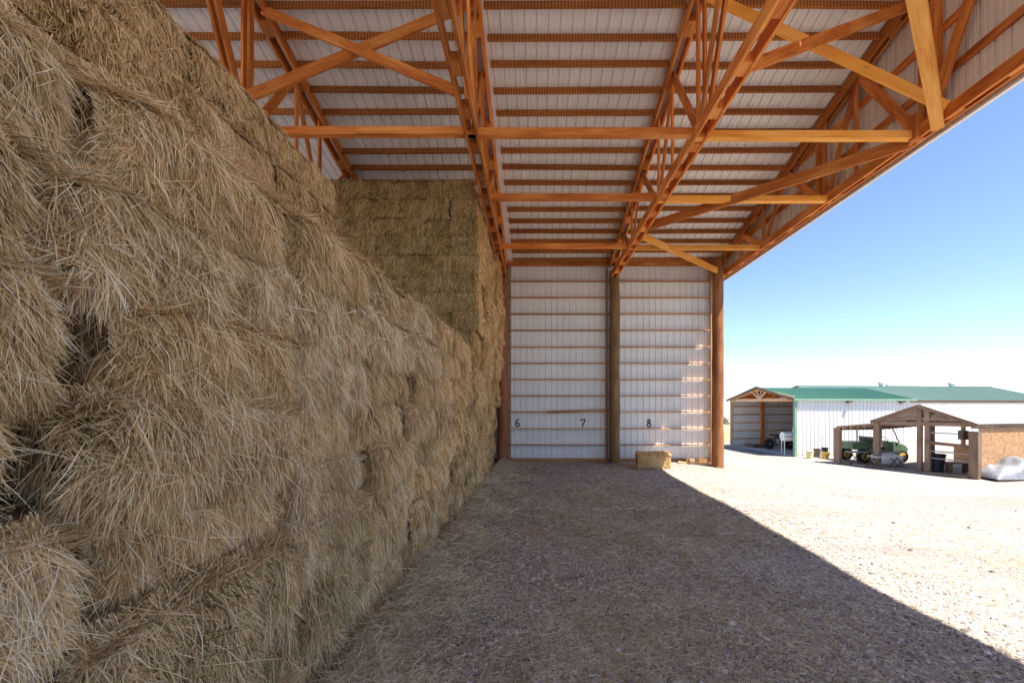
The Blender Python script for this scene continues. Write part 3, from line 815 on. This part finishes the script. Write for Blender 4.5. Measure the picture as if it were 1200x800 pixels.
for k in range(1, 6):
    for s_ in (0, 1):
        a0 = SWD / 2 * k / 6; a0 = SWD - a0 if s_ else a0
        z = EZ + (AZ - EZ) * k / 6 - .12
        mb.board(S(a0, -.15, z), S(a0, SLN, z), .05, .12)
mb.build('roof_purlins', M['timber'], shed)
for k in range(1, 6):
    mb = MB(); mb.board(S(SWD - .05, .1, Z0 + .52 * k), S(SWD - .05, SLN - .1, Z0 + .52 * k), .05, .08); mb.build('girt', M['pale_wood'], shed)
    mb = MB(); mb.board(S(.1, SLN - .05, Z0 + .52 * k), S(SWD - .1, SLN - .05, Z0 + .52 * k), .05, .08); mb.build('girt', M['pale_wood'], shed)
for b_ in (2.1, 4.7):
    mb = MB(); mb.board(S(SWD - .14, b_, Z0), S(SWD - .14, b_, EZ), .16, .16, up=u); mb.build('wall_post', M['timber'], shed)
mb = MB(); mb.tube([S(SWD * .56, 3.4, Z0), S(SWD * .56, 3.4, EZ + .3)], .13, 14); mb.build('pole', M['timber'], shed, smooth_=True)
mb = MB(); mb.quad([S(.06, -.3, Z0 + .03), S(.06, SLN, Z0 + .03), S(SWD - .06, SLN, Z0 + .03), S(SWD - .06, -.3, Z0 + .03)]); mb.build('floor_slab', M['concrete'], shed)
for px in (993, 1055):
    t = ((px - VX) / F * SN.y - SN.x) / (v.x - (px - VX) / F * v.y)
    mb = MB(); p = S(-.1, t, EZ - .1); mb.box(p, (.26, .18, .14), .16); mb.prism([p + Vector((-.12, -.09, -.07)), p + Vector((.12, -.07, -.07)), p + Vector((.10, -.16, -.14)), p + Vector((-.10, -.18, -.14))], (0, .08, 0))
    mb.build('wall_light', M['lamp_box'], shed)

# --- long building behind with dull green roof and round vents
BO = Vector((22.0, 31.5, Z0)); BLN, BWD = 19.0, 9.0; BE, BR = 2.46, 3.72
lb = thing('long_building', tuple(BO), 'long white steel building with dull green roof and ridge vents behind the small shed', 'building')
def Bp(a, b, z): p = BO + u * a + v * b; return Vector((p.x, p.y, z))
v_s, vsave = v, v
mb = MB(); ribbed(mb, Bp(0, 0, Z0), (0, 0, 1), v, BE - Z0, BLN, -u, depth=.03); mb.build('side_wall', M['white_steel'], lb)
mb = MB(); mb.prism([Bp(0, 0, Z0), Bp(0, 0, BE), Bp(BWD / 2, 0, BR - .1), Bp(BWD, 0, BE), Bp(BWD, 0, Z0)], v * .05); mb.prism([Bp(0, BLN, Z0), Bp(0, BLN, BE), Bp(BWD / 2, BLN, BR - .1), Bp(BWD, BLN, BE), Bp(BWD, BLN, Z0)], v * .05); mb.build('end_wall', M['white_steel'], lb)
mb = MB(); slope(mb, Bp(0, 0, BE + .04), Bp(BWD / 2, 0, BR), -1, BLN, None, .3, .3); slope(mb, Bp(BWD, 0, BE + .04), Bp(BWD / 2, 0, BR), 1, BLN, None, .3, .3)
lroof = mb.build('roof', M['dull_roof'], lb)
mb = MB(); mb.board(Bp(-.3, -.3, BE - .08), Bp(-.3, BLN + .3, BE - .08), .04, .16); mb.build('eave_trim', M['lamp_box'], lb)
for px in (1031, 1113):
    r_ = Bp(BWD / 2, 0, 0); k = (px - VX) / F; t = (k * r_.y - r_.x) / (v.x - k * v.y)
    mb = MB(); p = Bp(BWD / 2 - .1, t, BR - .02)
    mb.lathe(p, [(.12, 0), (.12, .08), (.17, .1), (.23, .19), (.24, .27), (.21, .35), (.12, .42), (.03, .44)], 18); mb.build('round_vent', M['vent'], lroof, smooth_=True)
for pa, pb_ in ((1039, 1080), (1118, 1162)):
    r_ = Bp(BWD / 2, 0, 0); q = []
    for px in (pa, pb_):
        k = (px - VX) / F; t = (k * r_.y - r_.x) / (v.x - k * v.y); q.append(Bp(BWD / 2, t, BR + .1))
    mb = MB(); mb.board(q[0], q[1], .3, .12); mb.build('ridge_cap_vent', M['white_trim'], lroof)

# --- low timber shelter with white roof
N2 = Vector((16.1, 16.2, Z0)); F2 = Vector((14.72, 19.1, Z0)); Rr = Vector((.98, .2, 0)).normalized()
C2 = (N2 + F2) / 2; AP = 2.08; EV = 1.40
sh = thing('timber_shelter', tuple(C2), 'low weathered timber shelter with gabled open front, white roof and particle board side', 'shelter')
SHL = 6.2
def Q(p, z, t=0.0): q = p + Rr * t; return Vector((q.x, q.y, z))
un = (F2 - N2).normalized()
def ro(e, r, oh, name):
    mb = MB(); e, r = Vector(e), Vector(r); d = (r - e).normalized(); e2 = e - d * oh
    nrm = d.cross(Rr).normalized(); nrm = nrm if nrm.z > 0 else -nrm
    ribbed(mb, e2 - Rr * .12, d, Rr, (r - e2).length, SHL, nrm, depth=.02); return mb.build('roof_slope', M['white_roof'], sh)
ro(Q(N2, EV + .08), Q(C2, AP + .05), .15, 'r'); ro(Q(F2, EV + .02), Q(C2, AP + .05), .15, 'l')
mb = MB()
for e in (N2, F2):
    o_ = (e - C2).normalized() * .16
    mb.board(Q(e + o_, EV - .03, -.14), Q(C2, AP + .0, -.14), .045, .13)
mb.build('rake_board', M['weathered'], sh)
for t in (0.0, 1.6, 3.2, 4.8):
    mb = MB(); mb.board(Q(N2, EV - .02, t), Q(F2, EV - .08, t), .05, .15)
    for e in (N2, F2): mb.board(Q(e, EV + .02, t), Q(C2, AP - .06, t), .05, .12)
    if t == 0: mb.board(Q(N2 * .75 + C2 * .25, EV + .17, t + .06), Q(F2 * .75 + C2 * .25, EV + .15, t + .06), .05, .12)
    mb.build('rafter_frame', M['weathered'], sh)
def post(p, t, z1, w, off=0.0):
    mb = MB(); q0 = Q(p, Z0, t); mb.board(q0, Q(p, z1, t), w, w, up=un); mb.build('post', M['weathered'], sh)
post(F2, 0, EV, .22); post(C2 + un * .1, .05, AP - .1, .15); post(C2 - un * .13, .1, AP - .16, .16)
post(N2, 3.0, EV, .18); post(F2, 3.0, EV, .16)
# short stout front post in the near corner
mb = MB(); p = Q(N2 - un * .05, Z0, -.05); mb.board(p, (p.x, p.y, 1.14), .30, .27, up=un); mb.build('post', M['weathered'], sh)
mb = MB(); p = Q(N2 + un * .35, 0, .05); mb.board((p.x, p.y, .55), (p.x, p.y, EV), .10, .1); mb.build('post', M['weathered'], sh)
mb = MB(); mb.box((p.x, p.y, .98), (.22, .2, .34)); mb.build('junction_block', M['lamp_box'], sh)
mb = MB(); mb.board(Q(N2, EV - .06, -.12), Q(N2, EV - .06, SHL), .05, .2); mb.build('eave_fascia', M['weathered'], sh)
mb = MB()
for k in range(5): mb.board(Q(N2, (Z0 + EV - .16) / 2, .2 + 1.2 * k + .595 - .595), Q(N2, (Z0 + EV - .16) / 2, .2 + 1.2 * k + 1.19), .018, EV - .16 - Z0)
mb.build('side_board', M['osb'], sh)
# rails of the pen across the front between centre post and near post
mb = MB(); mb.board(Q(C2 - un * .15, .62, .0), Q(N2, .55, .0), .05, .12); mb.build('rail', M['weathered'], sh)
for z in (1.02, .28, .0):
    mb = MB(); mb.tube([Q(C2 - un * .2, z, .08), Q(N2 + un * .1, z - .02, .08)], .024, 8); mb.build('pipe_rail', M['steel'], sh, smooth_=True)
mb = MB(); mb.board(Q(N2 + un * .1, .23, .25), Q(N2 + un * .75, .23, .25), .02, .66); mb.build('front_board', M['osb'], sh)
# lean-to reaching away to the left
LT = Vector((13.85, 20.3, Z0))
mb = MB(); mb.prism([Q(F2 - un * .1, EV - .16, -.15), Q(LT, 1.05, -.15), Q(LT, 1.13, -.15), Q(F2 - un * .1, EV - .06, -.15)], Rr * 2.6); mb.build('lean_to_roof', M['weathered'], sh)
for k in range(6):
    q0 = F2 + (LT - F2) * (.08 + .17 * k); z = EV - .2 + (1.02 - EV + .16) * (.08 + .17 * k)
    mb = MB(); mb.board(Q(q0, z, -.2), Q(q0, z, 2.4), .06, .09); mb.build('lean_to_joist', M['weathered'], sh)
post(LT, -.05, 1.06, .24); post(LT, 2.3, 1.05, .15)
mb = MB(); mb.box(Q((LT + N2) / 2, Z0 + .03, -.05), (.14, (LT - N2).length * .96, .08), math.atan2(un.y, un.x) - math.pi / 2); mb.build('ground_sill', M['weathered'], sh)

# ------------------------------------------------------------------ things in the yard
def G(px, py, x=None):                       # a point on the yard ground
    D = F * (CH - Z0) / (py - VY); return Vector(((px - VX) / F * D, D, Z0))

# trash can in the shelter
p = G(1097, 552.5); can = thing('trash_can', tuple(p), 'large black ribbed trash can standing behind the shelter rails', 'trash can')
pr = [(.21, 0), (.235, .02)]
for k in range(8): pr += [(.237 + .007 * k, .06 + .075 * k), (.249 + .007 * k, .075 + .075 * k), (.249 + .007 * k, .095 + .075 * k), (.239 + .007 * k, .11 + .075 * k)]
pr += [(.31, .69), (.32, .72), (.30, .73), (.28, .70)]
mb = MB(); mb.lathe(p, pr, 24); mb.build('bin', M['black_plastic'], can, smooth_=True)
mb = MB()
for s in (-1, 1): mb.tube([p + Vector((s * .30, -.07, .6)), p + Vector((s * .37, -.05, .6)), p + Vector((s * .37, .05, .6)), p + Vector((s * .30, .07, .6))], .016, 6)
mb.build('handle', M['black_plastic'], can)

# low bench beside it
p = G(1122, 554); p = Vector((p.x, p.y, Z0)); bn = thing('low_bench', tuple(p), 'low weathered wooden bench between trash can and stout corner post', 'bench')
mb = MB(); mb.board(p + Vector((-.42, .05, .40)), p + Vector((.45, -.02, .40)), .3, .05); mb.build('seat', M['weathered'], bn)
for s in (-.32, .34):
    mb = MB(); mb.board(p + Vector((s, .02, 0)), p + Vector((s, .02, .375)), .24, .07, up=(1, 0, 0)); mb.build('leg', M['weathered'], bn)

# tarp covered pile in front
p = G(1190, 563); tp = thing('tarp_pile', tuple(p), 'pile under crumpled grey white tarp in front of the particle board wall', 'covered pile')
rg = np.random.default_rng(4)
nu, nv_ = 46, 30; ffa, ffb = fld(rg, 8, 5.0), fld(rg, 8, 13.0)
uu, ww = np.meshgrid(np.linspace(-1, 1, nu), np.linspace(-1, 1, nv_), indexing='ij')
ex, ey = uu * 1.15, ww * .62
prof = (1 - np.abs(uu) ** 4) * (1 - np.abs(ww) ** 4)
hh = .13 + prof * (.36 + .30 * smooth(-.35, .1, uu) + .05 * ffa(ex, ey) + .03 * ffb(ex, ey))
hh = np.where((np.abs(uu) > .97) | (np.abs(ww) > .96), .07, hh)
mb = MB()
pts = [[Vector((p.x + .35 + ex[i, j], p.y + .45 + ey[i, j] + .0, Z0 + hh[i, j])) for j in range(nv_)] for i in range(nu)]
for i in range(nu - 1):
    for j in range(nv_ - 1): mb.quad([pts[i][j], pts[i + 1][j], pts[i + 1][j + 1], pts[i][j + 1]])
o = mb.build('tarp', M['tarp'], tp)
import bmesh
bm = bmesh.new(); bm.from_mesh(o.data); bmesh.ops.remove_doubles(bm, verts=bm.verts, dist=.0005)
for f_ in bm.faces: f_.smooth = True
bm.to_mesh(o.data); bm.free()
mb = MB()
for s in (-.5, 0, .45): mb.board(p + Vector((.35 - 1.05, .45 + s, .05)), p + Vector((.35 + 1.05, .45 + s, .05)), .09, .1)
mb.build('skid', M['weathered'], tp)

# utility vehicle
uo = Vector((15.9, 21.0, Z0)); ut = thing('utility_vehicle', tuple(uo), 'green utility vehicle with yellow wheels parked behind the lean-to posts', 'utility vehicle')
U = lambda x, y, z: uo + Vector((x, y, z))
mb = MB(); mb.prism([U(-1.3, -.62, .62), U(-.28, -.62, .62), U(-.24, -.62, .95), U(-1.36, -.62, .95)], (0, 1.24, 0)); mb.build('cargo_bed', M['green_paint'], ut, bevel=.03)
mb = MB(); mb.box(U(-.83, 0, .955), (.96, 1.12, .02)); mb.build('bed_liner', M['black_plastic'], ut)
mb = MB(); mb.prism([U(-.26, -.58, .36), U(.62, -.58, .36), U(.62, -.58, .52), U(-.26, -.58, .55)], (0, 1.16, 0)); mb.build('floor_pan', M['dark_metal'], ut)
mb = MB(); mb.prism([U(.60, -.55, .42), U(1.28, -.55, .42), U(1.34, -.55, .66), U(1.20, -.55, .84), U(.72, -.55, 1.0), U(.58, -.55, .98)], (0, 1.1, 0)); hood = mb.build('hood', M['green_paint'], ut, bevel=.05)
for s in (-.36, .36):
    mb = MB(); mb.lathe(U(1.31, s, .7), [(.02, -.03), (.08, -.02), (.085, .03), (.02, .04)], 14, 'x'); mb.build('headlight', M['white_trim'], hood)
for s in (-.28, .28):
    mb = MB(); mb.prism([U(-.2, s - .24, .6), U(.25, s - .24, .6), U(.27, s - .24, .74), U(-.06, s - .24, .74), U(-.16, s - .24, 1.2), U(-.27, s - .24, 1.2)], (0, .48, 0)); mb.build('seat', M['black_plastic'], ut, bevel=.03)
mb = MB()
for s in (-.58, .58):
    mb.tube([U(-.26, s, .6), U(-.27, s, 1.62), U(-.12, s, 1.74), U(.42, s, 1.72), U(.60, s, 1.55), U(.86, s, .95)], .025, 8)
for q in ((-.27, 1.62), (.42, 1.72)): mb.tube([U(q[0], -.58, q[1]), U(q[0], .58, q[1])], .022, 8)
mb.build('roll_cage', M['dark_metal'], ut, smooth_=True)
mb = MB(); mb.tube([U(.55, -.28, .95), U(.42, -.28, 1.05)], .02, 6); ring = [U(.42 - .05 * math.sin(t), -.28 + .17 * math.cos(t), 1.05 + .15 * math.sin(t)) for t in np.linspace(0, 2 * math.pi, 17)]; mb.tube(ring, .016, 6, cap=False); mb.build('steering_wheel', M['black_plastic'], ut)
for wx in (-.82, .92):
    for s in (-1, 1):
        c_ = U(wx, s * .6, .31)
        mb = MB(); mb.lathe(c_, [(.17, -.11), (.27, -.11), (.31, -.07), (.31, .07), (.27, .11), (.17, .11)], 24, 'y'); wh = mb.build('wheel', M['rubber'], ut, smooth_=True)
        mb = MB(); mb.lathe(c_ , [(.06, -.125), (.18, -.115), (.185, .115), (.06, .125)], 20, 'y'); mb.build('rim', M['yellow_paint'], wh, smooth_=True)
# folding tables in front of it
def ftable(c_, ln, h, rz, label):
    tb_ = thing('folding_table', tuple(c_), label, 'folding table', 'folding tables under the lean-to')
    d = rotd(rz); s_ = Vector((-d.y, d.x, 0))
    mb = MB(); mb.board(c_ - d * ln / 2 + Vector((0, 0, h)), c_ + d * ln / 2 + Vector((0, 0, h)), .55, .035); mb.build('table_top', M['steel'], tb_)
    for e in (-1, 1):
        mb = MB()
        for k in (-.2, .2):
            q = c_ + d * e * (ln / 2 - .12) + s_ * k
            mb.tube([q + d * -.22 + Vector((0, 0, .01)), q + d * .16 + Vector((0, 0, h - .03))], .018, 6); mb.tube([q + d * .22 + Vector((0, 0, .01)), q + d * -.16 + Vector((0, 0, h - .03))], .018, 6)
        for k in (-.22, .22): mb.tube([c_ + d * (e * (ln / 2 - .12) + k) + s_ * -.2 + Vector((0, 0, .012)), c_ + d * (e * (ln / 2 - .12) + k) + s_ * .2 + Vector((0, 0, .012))], .018, 6)
        mb.build('leg_frame', M['dark_metal'], tb_)
ftable(G(1008, 543.5), 1.05, .56, .05, 'folding table with crossed legs at left beneath the lean-to roof')
ftable(G(1038, 548.5), 1.15, .50, -.12, 'folding table with crossed legs just left of the twin gable posts')
# white sack behind the tables
p = G(1047, 546); mb = MB(); mb.lathe(p + Vector((0, .35, 0)), [(.30, 0), (.42, .1), (.44, .28), (.36, .44), (.18, .54), (.05, .56)], 16)
for q in mb.v: q.x = p.x + (q.x - p.x) * 1.5 + random.uniform(-.02, .02); q.z += random.uniform(-.015, .015)
tag(mb.build('feed_sack', M['white_paint'], origin=tuple(p), smooth_=True), 'plump white feed sack in front of the green vehicle', 'sack')

# buckets at the shed wall
def bucket(px, py, h, r, mat, label, group=None, lid=False):
    D = F * (CH - Z0) / (py - VY); p = Vector(((px - VX) / F * D, D, Z0))
    t = thing('bucket', tuple(p), label, 'bucket', 'buckets at the foot of the white shed wall')
    mb = MB(); mb.lathe(p, [(r * .82, 0), (r * .85, .01), (r * .98, h - .06), (r * 1.05, h - .06), (r * 1.05, h), (r * .95, h), (r * .8, .03)] if not lid else [(r * .82, 0), (r * .98, h - .06), (r * 1.06, h - .05), (r * 1.06, h), (r * .9, h + .01)], 20); mb.build('pail', M[mat], t, smooth_=True)
    mb = MB(); mb.tube([p + Vector((r * 1.03 * math.cos(a), -.02 - .1 * math.sin(a), h - .05 - .16 * math.sin(a))) for a in np.linspace(0, math.pi, 11)], .006, 6); mb.build('handle', M['steel'], t)
bucket(949, 537, .40, .16, 'cream_plastic', 'cream yellow bucket, leftmost of the row by the white shed wall', lid=True)
bucket(957.5, 536, .46, .17, 'grey_plastic', 'dark grey bucket in the middle of the row by the shed wall')
bucket(966.5, 535.4, .50, .16, 'black_plastic', 'black bucket standing behind the bright yellow one')
bucket(967, 537.6, .34, .17, 'yellow_paint', 'bright yellow bucket, rightmost of the row by the white shed wall')

# white barrel grill on legs at the shed mouth
p = S(.75, .25, Z0 + .03); gr = thing('barrel_grill', tuple(p), 'white barrel grill on thin legs just inside the shed corner', 'grill')
ax_ = v
mb = MB(); c_ = p + Vector((0, 0, .98))
pts = [c_ + Vector((-.42, 0, 0)) * k for k in (1, .98, -.98, -1)]
mb.tube(pts, [.20, .25, .25, .20], 20); bar = mb.build('barrel', M['white_paint'], gr, smooth_=True)
mb = MB(); mb.board(c_ + Vector((-.43, -.252, .0)), c_ + Vector((.43, -.252, .0)), .02, .03); mb.build('lid_seam', M['dark_metal'], bar)
mb = MB(); mb.tube([c_ + Vector((.2, 0, .22)), c_ + Vector((.2, 0, .46))], .05, 10); mb.build('chimney', M['white_paint'], bar)
for s in (-.36, .36):
    for q in (-.15, .15):
        mb = MB(); mb.tube([p + Vector((s, q, 0)), p + Vector((s, q, .8))], .022, 8); mb.build('leg', M['white_paint'], gr)

# dirt bike in the shed
p = S(3.4, 1.7, Z0 + .03); bk = thing('dirt_bike', tuple(p), 'dark dirt bike standing in the open shed near the timber pole', 'motorcycle')
K = lambda x, y, z: p + Vector((x, y, z))
for x in (-.62, .62):
    mb = MB(); mb.lathe(K(x, 0, .32), [(.24, -.04), (.31, -.04), (.33, 0), (.31, .04), (.24, .04)], 22, 'y'); wh = mb.build('wheel', M['rubber'], bk, smooth_=True)
    mb = MB()
    for a in np.linspace(0, math.pi, 7)[:-1]: mb.tube([K(x - .24 * math.cos(a), 0, .32 - .24 * math.sin(a)), K(x + .24 * math.cos(a), 0, .32 + .24 * math.sin(a))], .006, 5)
    mb.lathe(K(x, 0, .32), [(.05, -.05), (.05, .05)], 10, 'y'); mb.build('spokes', M['steel'], wh)
mb = MB(); mb.tube([K(.62, 0, .32), K(.42, 0, .95), K(.40, 0, 1.02)], .035, 8); mb.build('fork', M['steel'], bk)
mb = MB(); mb.tube([K(.40, -.36, 1.08), K(.42, -.1, 1.03), K(.42, .1, 1.03), K(.40, .36, 1.08)], .018, 8); mb.build('handlebar', M['dark_metal'], bk)
mb = MB(); mb.tube([K(.42, 0, .9), K(.05, 0, .78), K(-.3, 0, .72)], .04, 8); mb.tube([K(.40, 0, .85), K(.1, 0, .32), K(-.2, 0, .3), K(-.3, 0, .7)], .03, 8); mb.tube([K(-.2, 0, .34), K(-.62, 0, .32)], .03, 8); mb.build('frame', M['dark_metal'], bk, smooth_=True)
mb = MB(); mb.box(K(0, 0, .46), (.34, .24, .3)); mb.build('engine', M['steel'], bk, bevel=.03)
mb = MB(); mb.prism([K(.36, -.12, .82), K(.30, -.12, .98), K(.02, -.12, .92), K(.0, -.12, .78)], (0, .24, 0)); mb.build('tank', M['leaf'], bk, bevel=.03)
mb = MB(); mb.prism([K(.05, -.1, .80), K(.03, -.1, .88), K(-.6, -.1, .92), K(-.62, -.1, .84)], (0, .2, 0)); mb.build('saddle', M['black_plastic'], bk, bevel=.02)
mb = MB(); mb.prism([K(.36, -.08, .72), K(.62, -.08, .74), K(.92, -.08, .64), K(.9, -.08, .61), K(.62, -.08, .70)], (0, .16, 0)); mb.build('mudguard', M['white_paint'], bk)
# red toolbox and wooden pallet on the shed floor
p = S(2.35, 2.9, Z0 + .03); tbx = thing('tool_chest', tuple(p), 'low dull red tool chest on the shed floor behind the grill', 'tool chest')
mb = MB(); mb.box(p + Vector((0, 0, .17)), (1.0, .45, .34)); mb.build('chest', M['red_paint'], tbx, bevel=.02)
mb = MB(); mb.box(p + Vector((0, 0, .375)), (1.04, .49, .07)); mb.build('lid', M['red_paint'], tbx, bevel=.015)
mb = MB(); mb.tube([p + Vector((-.12, -.23, .25)), p + Vector((-.12, -.28, .25)), p + Vector((.12, -.28, .25)), p + Vector((.12, -.23, .25))], .012, 6); mb.build('handle', M['steel'], tbx)
p = S(4.9, 1.3, Z0 + .03); pl = thing('wooden_pallet', tuple(p), 'grey wooden pallet lying on the shed floor left of the dirt bike', 'pallet')
mb = MB()
for k in range(7): mb.board(p + Vector((-.6, -.5 + .166 * k, .13)), p + Vector((.6, -.5 + .166 * k, .13)), .11, .022)
mb.build('deck_boards', M['weathered'], pl)
for s in (-.55, 0, .55):
    mb = MB(); mb.board(p + Vector((s, -.55, .06)), p + Vector((s, .55, .06)), .05, .11); mb.build('stringer', M['weathered'], pl)

# ------------------------------------------------------------------ beyond the yard
p = Vector((14.2, 34.5, Z0)); mb = MB()
nu = 20; ffd = fld(np.random.default_rng(8), 6, 2.0)
for i in range(nu):
    for j in range(nu):
        q = []
        for a, b in ((i, j), (i + 1, j), (i + 1, j + 1), (i, j + 1)):
            X_, Y_ = -1 + 2 * a / nu, -1 + 2 * b / nu; r_ = min(1, math.hypot(X_, Y_))
            q.append(p + Vector((X_ * 2.6, Y_ * 2.0, 1.15 * (1 - r_ * r_) * (1 + .15 * float(ffd(np.array([X_]), np.array([Y_]))[0])) - .02)))
        mb.quad(q)
tag(mb.build('dirt_mound', M['soil'], origin=tuple(p), smooth_=True), 'tan dirt mound left of the green roofed shed', 'dirt mound')
p = Vector((15.3, 37.6, Z0)); sr = thing('shrub', tuple(p), 'dark round shrub growing beyond the dirt mound', 'shrub')
mb = MB(); rg = random.Random(3)
for k in range(1500):
    d = Vector((rg.gauss(0, 1), rg.gauss(0, 1), rg.gauss(0, 1))).normalized(); r_ = rg.uniform(.45, 1.0) * (1 + .2 * math.sin(5 * d.x + 3 * d.z))
    c_ = p + Vector((d.x * 1.0 * r_, d.y * 1.0 * r_, 1.15 + d.z * .8 * r_)); a = Vector((rg.gauss(0, 1), rg.gauss(0, 1), rg.gauss(0, 1))).normalized(); b_ = a.orthogonal().normalized()
    mb.quad([c_ - a * .07, c_ + b_ * .035, c_ + a * .07, c_ - b_ * .035])
mb.build('foliage', M['leaf'], sr)
mb = MB()
for k in range(5): a = k * 1.26; mb.tube([p, p + Vector((math.cos(a) * .3, math.sin(a) * .3, .6)), p + Vector((math.cos(a) * .6, math.sin(a) * .6, 1.3))], [.04, .03, .015], 6)
mb.build('stem', M['bark'], sr)

# far hills
hx_ = np.linspace(-900, 1500, 120); hy_ = np.linspace(450, 1200, 14)
HX, HY = np.meshgrid(hx_, hy_, indexing='ij')
tt = (HY - 450) / 750
HZ = Z0 - 3 + (np.sin(np.pi * tt) ** 1.0) * (22 + 7 * np.sin(HX * .006 + 1.2) + 4 * np.sin(HX * .017) + 1.5 * np.sin(HX * .05 + HY * .01))
hv = np.stack([HX.ravel(), HY.ravel(), HZ.ravel()], 1); ni, nj = HX.shape
ii, jj = np.meshgrid(np.arange(ni - 1), np.arange(nj - 1), indexing='ij')
hq = np.stack([(ii * nj + jj).ravel(), ((ii + 1) * nj + jj).ravel(), ((ii + 1) * nj + jj + 1).ravel(), (ii * nj + jj + 1).ravel()], 1)
hme = raw_mesh('hills', [hv], [hq], [None], [M['hill']]); hme.polygons.foreach_set('use_smooth', [True] * len(hme.polygons))
ho = bpy.data.objects.new('hills', hme); COL.objects.link(ho); ho['kind'] = 'structure'

# ------------------------------------------------------------------ light, sky, camera
sd = Vector((-.43, .29, -1.0)).normalized()
sun = bpy.data.lights.new('sun', 'SUN'); sun.energy = 2.75; sun.angle = math.radians(.53); sun.color = (1, .925, .81)
so = bpy.data.objects.new('sun', sun); COL.objects.link(so); so.rotation_euler = sd.to_track_quat('-Z', 'Y').to_euler(); so.location = (20, -10, 40)
wd = bpy.data.worlds.new('World'); scene.world = wd; wd.use_nodes = True
nt = wd.node_tree; bg = nt.nodes['Background']
sky = nt.nodes.new('ShaderNodeTexSky'); sky.sky_type = 'NISHITA'; sky.sun_disc = False
sky.sun_elevation = math.asin(-sd.z); sky.sun_rotation = math.atan2(-sd.x, -sd.y)
sky.altitude = 2500; sky.air_density = 1.0; sky.dust_density = 0.25; sky.ozone_density = 1.6
nt.links.new(sky.outputs[0], bg.inputs[0]); bg.inputs[1].default_value = .059

cam = bpy.data.cameras.new('camera'); co_ = bpy.data.objects.new('camera', cam); COL.objects.link(co_)
co_.location = (0, 0, CH); co_.rotation_euler = (math.radians(90), 0, 0)
cam.sensor_width = 36; cam.lens = 36 * F / 1200
cam.shift_x = -(VX - 600) / 1200; cam.shift_y = (VY - 400) / 1200
cam.clip_start = .05; cam.clip_end = 5000
scene.camera = co_
scene.render.resolution_x, scene.render.resolution_y = 1024, 682
vs = scene.view_settings; vs.view_transform = 'Standard'; vs.look = 'None'; vs.gamma = 1.0; vs.exposure = 2.22; vs.use_curve_mapping = False
scene.render.engine = 'CYCLES'
scene.cycles.max_bounces = 10; scene.cycles.diffuse_bounces = 8; scene.cycles.use_denoising = True; scene.cycles.use_adaptive_sampling = False
